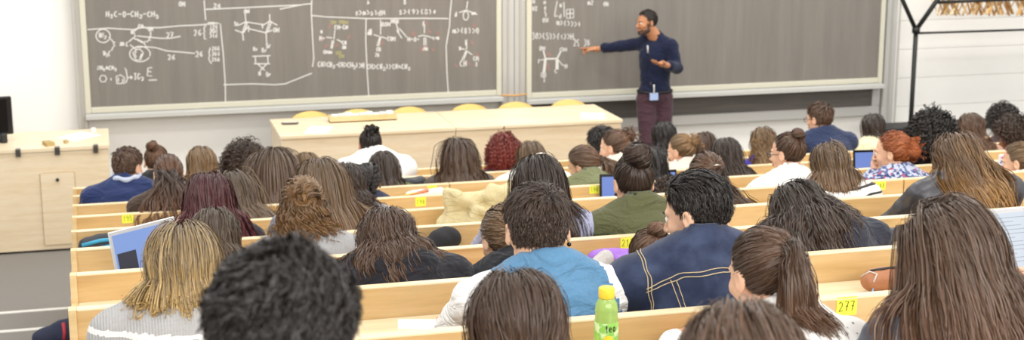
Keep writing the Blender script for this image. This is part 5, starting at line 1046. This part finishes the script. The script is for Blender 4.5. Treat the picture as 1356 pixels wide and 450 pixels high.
S(6, 1330, 141, 'person with dark gathered curls farthest right in the front row', hr('curly', 'black', len=.09, vol=.03, cr=.009, cp=.03, short=1, topv=.02), dict(m=('plain', '4a3a3c'), name='top'), 'brown', pitch=10)
# ------------------------------------------------------------------ things on the desks
def deskZ(k): return rowTop(k)-.10      # desk fixed to the panel of row k
sheet(527, 596, 423, 436, deskZ(0), 'white paper sheet in front of the orange pencil')
A, B = onZ(580.5, 434, deskZ(0)+.006), onZ(579.5, 419, deskZ(0)+.006); d = (B-A)/np.linalg.norm(B-A); L_ = min(.15, np.linalg.norm(B-A))
t = thing('pencil', 'short orange pencil lying on the white paper sheet', 'pencil', A); MB().tube([(0, 0, 0), d*L_*.85], .0042, 6).build('shaft', mat('e0602e', .4), t); MB().tube([d*L_*.85, d*L_], [.0042, .0008], 6).build('tip', mat('d9b080', .6), t)
sheet(608, 630, 360, 373, deskZ(1), 'pink paper note left of the blue and white raglan shirt', h='f0a4c0')
sheet(818, 846, 393, 424, deskZ(0), 'crumpled white paper beside the denim jacket elbow')
sheet(1128, 1172, 440, 470, deskZ(-1), 'white paper sheet under the 277 label')
sheet(1300, 1370, 368, 388, deskZ(0), 'pale printed sheet below the right laptop')
def laptop(k, px, py, w, h, yaw, tilt, label, scr, body='c9cacc', back=.12, Y=None, ctr=True, name='laptop', base=True, dark=None):
    """screen facing the viewer; (px,py) bottom centre of the screen on desk k"""
    Z = deskZ(k); Y = Y or rowY(k)-back; X = onY(px, py, Y)[0]; t = thing(name, label, 'laptop' if base else 'tablet', (X, Y, Z+.0005), math.radians(yaw)); Rm = Matrix.Rotation(math.radians(-tilt), 4, 'X')
    bm_ = mat(body, .35, metal=.4)
    MB().box(-w/2, w/2, -.004, .004, .008, h+.008, bev=.003, M=Rm).build('lid' if base else 'housing', bm_, t)
    MB().box(-w/2+.004, w/2-.004, -.0055, -.004, .010, h+.004, M=Rm).build('bezel', mat('17181b' if body != 'c9cacc' else 'b9babd', .3), t)
    s_ = MB().box(-w/2+.012, w/2-.012, -.0065, -.0055, .02, h-.008, M=Rm).build('screen', emit(scr, .85), t)
    if dark: MB().box(-w/2+.02, -w/2+.11, -.008, -.0066, .02, h*.62, M=Rm).build('dark_window', emit('2f3146', .6), t)
    for j in range(0 if (w < .25 or dark) else 12): MB().box(-w/2+(.13 if dark else .03), w/2-.04-.03*((j*7) % 4), -.0078, -.0066, h*.88-j*h*.062, h*.88-j*h*.062+.0028, M=Rm).build('text_line', emit('c2cbd8', .8), t)
    if base:
        MB().box(-w/2, w/2, -.0-(.11), .0, 0, .008, bev=.002).build('keyboard_base', bm_, t); MB().box(-w/2+.02, w/2-.02, -.1, -.02, .008, .0095).build('keys', mat('8d8e92', .5), t)
    return t
laptop(2, 200, 350, .33, .215, 38, 12, 'silver laptop with a blue screen left of the blonde bob', '88a8ea', dark=1, back=.17)
laptop(0, 1338, 350, .33, .215, 4, 18, 'silver laptop with a white document open at the right edge', 'e2ecf8', back=.10)
laptop(4, 812, 255, .15, .165, -8, 8, 'black-framed tablet with a blue screen beside the dark top bun', '6f8fe0', body='17181b', base=False, back=.08, name='tablet')
laptop(5, 886, 234, .11, .11, 0, 8, 'small blue-lit tablet under the light brown bun', '7a9be6', body='17181b', base=False, back=.08, name='tablet')
laptop(5, 1146, 222, .16, .16, -6, 10, 'black-framed tablet with a blue screen left of the coppery red bun', '7391de', body='26272b', base=False, back=.06, name='tablet')
# smartphone held at the right edge
P = onY(1329, 217, rowY(3)+.62); t = thing('smartphone', 'smartphone in a white floral case held at the right edge', 'phone', P, -.1); MB().box(-.034, .034, -.005, .005, -.058, .058, bev=.004).build('case', mat('eceaf0', .4), t)
rf = np.random.default_rng(2)
for i in range(16):
    x, z_ = rf.uniform(-.026, .026), rf.uniform(-.05, .05); MB().tube([(x, -.0065, z_), (x, -.005, z_)], rf.uniform(.004, .008), 7).build('flower_print', mat(['d86a80', '5a7ac0', 'e08a9a', '4a5a88'][i % 4], .5), t)
P = onZ(126, 446, deskZ(0)); o = thing('smartphone', 'dark smartphone with brown edge by the grey knit elbow', 'phone', P+[.03, 0, .0], .2); MB().box(-.05, .05, -.035, .035, 0, .009, bev=.003).build('case', mat('7a4a38', .4), o); MB().box(-.045, .045, -.03, .03, .009, .0098).build('screen', mat('141416', .15), o)
# tea bottle
Yb = rowY(-1)-.17; Pb = onY(803, 420, Yb); zt_ = onY(803, 380, Yb)[2]; Zb = deskZ(-1); hb = zt_-Zb; t = thing('tea_bottle', 'green tea bottle with a yellow cap and lemon label', 'bottle', (Pb[0], Yb, Zb)); s_ = hb/.235; r0 = .0285
pet, nt_, b_ = nodes('bottle_plastic'); setp(b_, .12, .5); b_.inputs['Base Color'].default_value = lin('b6d879'); b_.inputs['Transmission Weight'].default_value = .35
MB().lathe([(r0*.8, 0), (r0, .006), (r0, .05), (r0*.94, .055), (r0, .062), (r0, .15*s_), (r0*.93, .168*s_), (r0*.98, .178*s_), (r0*.9, .195*s_), (r0*.62, .208*s_), (r0*.5, .212*s_)], 32).build('bottle_body', pet, t, True)
MB().lathe([(r0*.66, .209*s_), (r0*.68, .211*s_), (r0*.68, .232*s_), (r0*.6, .235*s_)], 28).build('cap', mat('efcf3e', .4, nz=.02), t, True)
lm, lnt, lb = nodes('tea_label'); setp(lb, .35, .5); tcc = lnt.nodes.new('ShaderNodeTexCoord'); sx_ = lnt.nodes.new('ShaderNodeSeparateXYZ'); lnt.links.new(tcc.outputs['Object'], sx_.inputs[0])
nn_ = lnt.nodes.new('ShaderNodeTexNoise'); nn_.inputs['Scale'].default_value = 45; lnt.links.new(tcc.outputs['Object'], nn_.inputs['Vector']); rl_ = ramp(lnt, [(.35, 'a9d65c'), (.5, '7fc453'), (.62, 'd7ecb4')]); lnt.links.new(nn_.outputs['Fac'], rl_.inputs[0]); lnt.links.new(rl_.outputs[0], lb.inputs['Base Color'])
MB().lathe([(r0*1.012, .08*s_), (r0*1.02, .081*s_), (r0*1.02, .195*s_*.76), (r0*1.012, .15*s_)], 32).build('label_band', lm, t, True)
a0 = -math.pi/2-.25
def onb(x, z, r=r0*1.03): return (r*math.sin(x/r), -r*math.cos(x/r), z)
lem = [onb(.014*math.cos(q_)*1.0-.004, .105*s_+.016*math.sin(q_)) for q_ in np.linspace(0, 6.283, 20)]
MB().add([onb(-.004, .105*s_, r0*1.05)]+lem, [(0, i+1, (i+1) % 20+1) for i in range(20)]).build('lemon_print', mat('f0d23a', .4), t)
mb = MB()
for st in text_strokes('tea', -.013, 0, .017, .0095, 0, 0): mb.tube([onb(x, .139*s_-y, r0*1.035) for x, y in st], .0012, 5)
mb.build('lettering', mat('1d2a20', .5), t)
def blob(name, cat, label, prims, h, m, loc, nz=.004, f=9, res=.01, parts=None, seed=1):
    t = thing(name, label, cat, loc)
    P0 = np.min([np.min([p[1], p[2] if p[0] == 'c' else p[1]], 0) for p in prims], 0)-.14; P1 = np.max([np.max([p[1], p[2] if p[0] == 'c' else p[1]], 0) for p in prims], 0)+.14
    fn = lambda P: np.maximum(sd_prims(P, prims)-nz*vnoise(P, f, seed)-nz*.6*vnoise(P, f*2.3, seed+3), -P[:, 2]+.0015)
    V, F = snets(fn, P0, P1, res); link(h, meshnp(h, V, F), m, t); return t, fn
def DP(k, px, py, dz=0.0, back=.15): Y = rowY(k)-back; return np.array([onY(px, py, Y)[0], Y, deskZ(k)])
# pencil cases, pouches
t, fn = blob('pencil_case', 'pencil case', 'brown leather pencil case, open, with a blue zip tassel', [('c', (-.055, 0, .045), (.07, .01, .045), .036, .04, .02)], 'case', mat('a8714f', .45, nz=.1, bump=.2), DP(0, 1176, 362, back=.16), res=.006)
MB().tube(project([(-.07, -.01, .08), (-.045, -.01, .09), (.0, -.012, .09), (.05, -.012, .09)], fn, .001), .0045, 6).build('zipper', mat('2a2420', .4), t, True)
MB().tube(project([(-.08, .01, .05), (-.07, -.01, .075), (-.055, -.03, .075), (-.07, -.04, .05)], fn, .002), .0028, 6).build('zipper_lining', mat('cfc8c0', .5), t, True)
for j in range(5): MB().tube([(-.075, -.045, .03), (-.085-.004*j, -.065-.004*j, .015), (-.10+.007*j, -.095, .004)], .0022, 5).build('tassel', mat('86a9c4', .6), t, True)
t, fn = blob('pencil_case', 'pencil case', 'purple fabric pencil case before the low brown bun', [('c', (-.09, 0, .05), (.10, .0, .045), .042, .04, .02), ('c', (-.02, -.05, .045), (.12, -.05, .05), .028, .028, .02)], 'case', mat('9a68c8', .6, nz=.12, scale=20), DP(1, 822, 350, back=.13), res=.008)
MB().tube(project([(-.06, -.08, .07), (.02, -.08, .075), (.1, -.08, .072)], fn, .001), .003, 6).build('zipper', mat('d9c4ec', .4), t, True)
t, fn = blob('pencil_case', 'pencil case', 'black pouch with a bright blue lining near the left end of the benches', [('c', (-.10, 0, .05), (.09, .01, .06), .05, .058, .03)], 'case', mat('2a2d34', .6), DP(3, 148, 322, back=.12), res=.01)
MB().tube(project([(-.13, -.04, .07), (-.05, -.05, .095), (.06, -.05, .10), (.11, -.04, .07)], fn, .003), .009, 8).build('blue_lining', mat('3f9fc4', .6), t, True)
MB().tube(project([(-.12, -.05, .04), (0, -.06, .06), (.1, -.05, .05)], fn, .003), .012, 8).build('blue_panel', mat('4aa6cc', .6), t, True)
t, fn = blob('pen_pouch', 'pouch', 'white pouch of pens below the long brown hair, centre', [('c', (-.09, 0, .055), (.10, .0, .06), .028, .03, .02)], 'pouch', mat('efe9de', .7), DP(5, 562, 253, back=.06), res=.009)
for j, (h_, a_) in enumerate((('d86a5a', -.02), ('e6c84a', .01), ('d8879a', .03))): MB().tube([(-.19+.03*j, -.02, .05+a_*.2), (.02, -.03, .085+a_*.2)], .006, 6).build('pen', mat(h_, .4), t, True)
t, fn = blob('glasses_case', 'case', 'black rounded case beside the white quilted jacket', [('c', (-.05, 0, .06), (.05, 0, .065), .042, .045, .02)], 'case', mat('23262c', .25), DP(6, 547, 240, back=.05), res=.009)
t, fn = blob('lunch_bag', 'bag', 'light green packet left of the black rounded case', [('c', (-.03, 0, .05), (.03, 0, .06), .035, .03, .02)], 'bag', mat('c4dc7a', .5), DP(6, 524, 240, back=.07), res=.009)
t, fn = blob('crumpled_hat', 'hat', 'crumpled black hat lying on the desk behind the wavy hair and black hoodie', [('c', (-.12, 0, .03), (.0, .0, .045), .016, .05, .02), ('e', (.03, .02, .06), (.07, .06, .05), .02)], 'hat_body', mat('232226', .8, bump=.3), DP(2, 582, 328, back=.10), res=.009)
t, fn = blob('wallet', 'wallet', 'small black wallet right of the dark navy jacket', [('c', (-.05, 0, .045), (.05, .01, .05), .03, .028, .02)], 'wallet_body', mat('2b2c33', .4), DP(1, 1172, 327, back=.08) if 1 else 0, res=.008)
# beige jacket heap
t, fn = blob('folded_jacket', 'jacket', 'crumpled beige jacket heaped on the bench behind the braided crown', [('c', (-.12, 0, .02), (-.09, .02, .16), .055, .05, .03), ('c', (-.09, .02, .15), (.05, .0, .17), .045, .04, .03), ('c', (.02, -.02, .03), (.10, .0, .17), .06, .045, .03), ('c', (-.05, -.04, .05), (.02, -.05, .12), .035, .03, .02), ('c', (.10, 0, .16), (.22, .04, .21), .04, .035, .03), ('c', (.1, .0, .06), (.2, .02, .12), .06, .05, .04), ('c', (-.10, .01, .05), (.1, 0, .08), .06, .06, .04)], 'cloth', clothmat('plain', 'cdbf94'), DP(3, 626, 290, back=.16), nz=.019, f=5, res=.011)
# backpack in row 0
P = np.array([onY(1152, 310, rowY(0)+.22)[0], rowY(0)+.24, rowFloor(0)+.452]); zt_ = onY(1152, 305, rowY(0)+.24)[2]-P[2]
t, fn = blob('backpack', 'bag', 'black backpack with a curved carry handle right of the dark navy jacket', [('c', (-.02, 0, .12), (-.03, 0, zt_-.14), .13, .12, .05)], 'bag_body', clothmat('plain', '2b2d38'), P, res=.016)
tt = np.linspace(0, math.pi, 12); MB().tube(np.stack([-.06+.075*np.cos(tt), np.full(12, -.05), zt_-.05+.085*np.sin(tt)], 1), .010, 8, flat=.5).build('carry_handle', mat('141416', .5), t, True)
# cup at right edge
P = onZ(1356, 402, deskZ(0)); t = thing('paper_cup', 'white cup with dark drink cut by the right picture edge', 'cup', P+[.01, .0, 0]); MB().lathe([(.026, 0), (.034, .07), (.036, .072), (.034, .074), (.031, .068)], 24).build('cup_wall', mat('f0efec', .5), t, True); MB().lathe([(.028, .062), (.0305, .064)], 20).build('drink', mat('3a2418', .1), t, True)
# bag standing on the aisle step
Yg = 9.25; zg = .1488*2; Pg = onY(80, 445, Yg); t, fn = blob('sports_bag', 'bag', 'navy and black bag standing in the aisle at the bottom left', [('c', (-.10, 0, .07), (.08, 0, .09), .07, .09, .05), ('c', (.0, 0, .13), (.10, 0, .15), .05, .05, .04)], 'bag_body', mat('2c3148', .8, bump=.2), (Pg[0]+.0, Yg, zg), res=.014)
MB().tube(project([(.02, -.05, .2), (.03, -.1, .14), (.02, -.12, .08)], fn, .002), .012, 8).build('red_strap', mat('b83a48', .6), t, True); MB().tube(project([(.09, -.05, .2), (.10, -.1, .12)], fn, .002), .024, 8).build('blue_pocket', mat('5f78c8', .6), t, True)
# ------------------------------------------------------------------ light and camera
def area(x, y, z, sx, sy, e, col=(1, .97, .92), rx=0):
    l = bpy.data.lights.new('ceiling_or_fill_light', 'AREA'); l.shape = 'RECTANGLE'; l.size = sx; l.size_y = sy; l.energy = e; l.color = col
    o = bpy.data.objects.new('ceiling_or_fill_light', l); C.objects.link(o); o.location = (x, y, z); o.rotation_euler = (rx, 0, 0)
for y, e in ((1.0, 54), (4.5, 58), (8.0, 66), (11.2, 84)):
    for x in (-1.5, 3.0, 7.5): area(x, y, 5.6, 2.6, .8, e)
for x in (1.5, 5.5, 9): area(x, 12.2, 5.0, 2.5, .3, 45, rx=math.radians(28))
area(3.5, -4.0, 5.2, 12, 3, 720, rx=math.radians(72))  # added fill light behind the camera for the front wall, no ceiling panel
w = bpy.data.worlds.new('room_light'); bpy.context.scene.world = w; w.use_nodes = True; bg = w.node_tree.nodes['Background']; bg.inputs[0].default_value = (1, .985, .96, 1); bg.inputs[1].default_value = .85
cam = bpy.data.cameras.new('camera'); co = bpy.data.objects.new('camera', cam); C.objects.link(co)
cam.sensor_width = 36; cam.lens = FPX*36/1356; co.location = (0, 0, ZC); co.rotation_euler = (math.pi/2-PIT, 0, -YAW); cam.clip_start = .05
cam.dof.use_dof = True; cam.dof.focus_distance = 4.6; cam.dof.aperture_fstop = 5.6
bpy.context.scene.camera = co
vs = bpy.context.scene.view_settings; vs.view_transform = 'Standard'; vs.look = 'None'; vs.gamma = 1; vs.use_curve_mapping = False; vs.exposure = 0.0
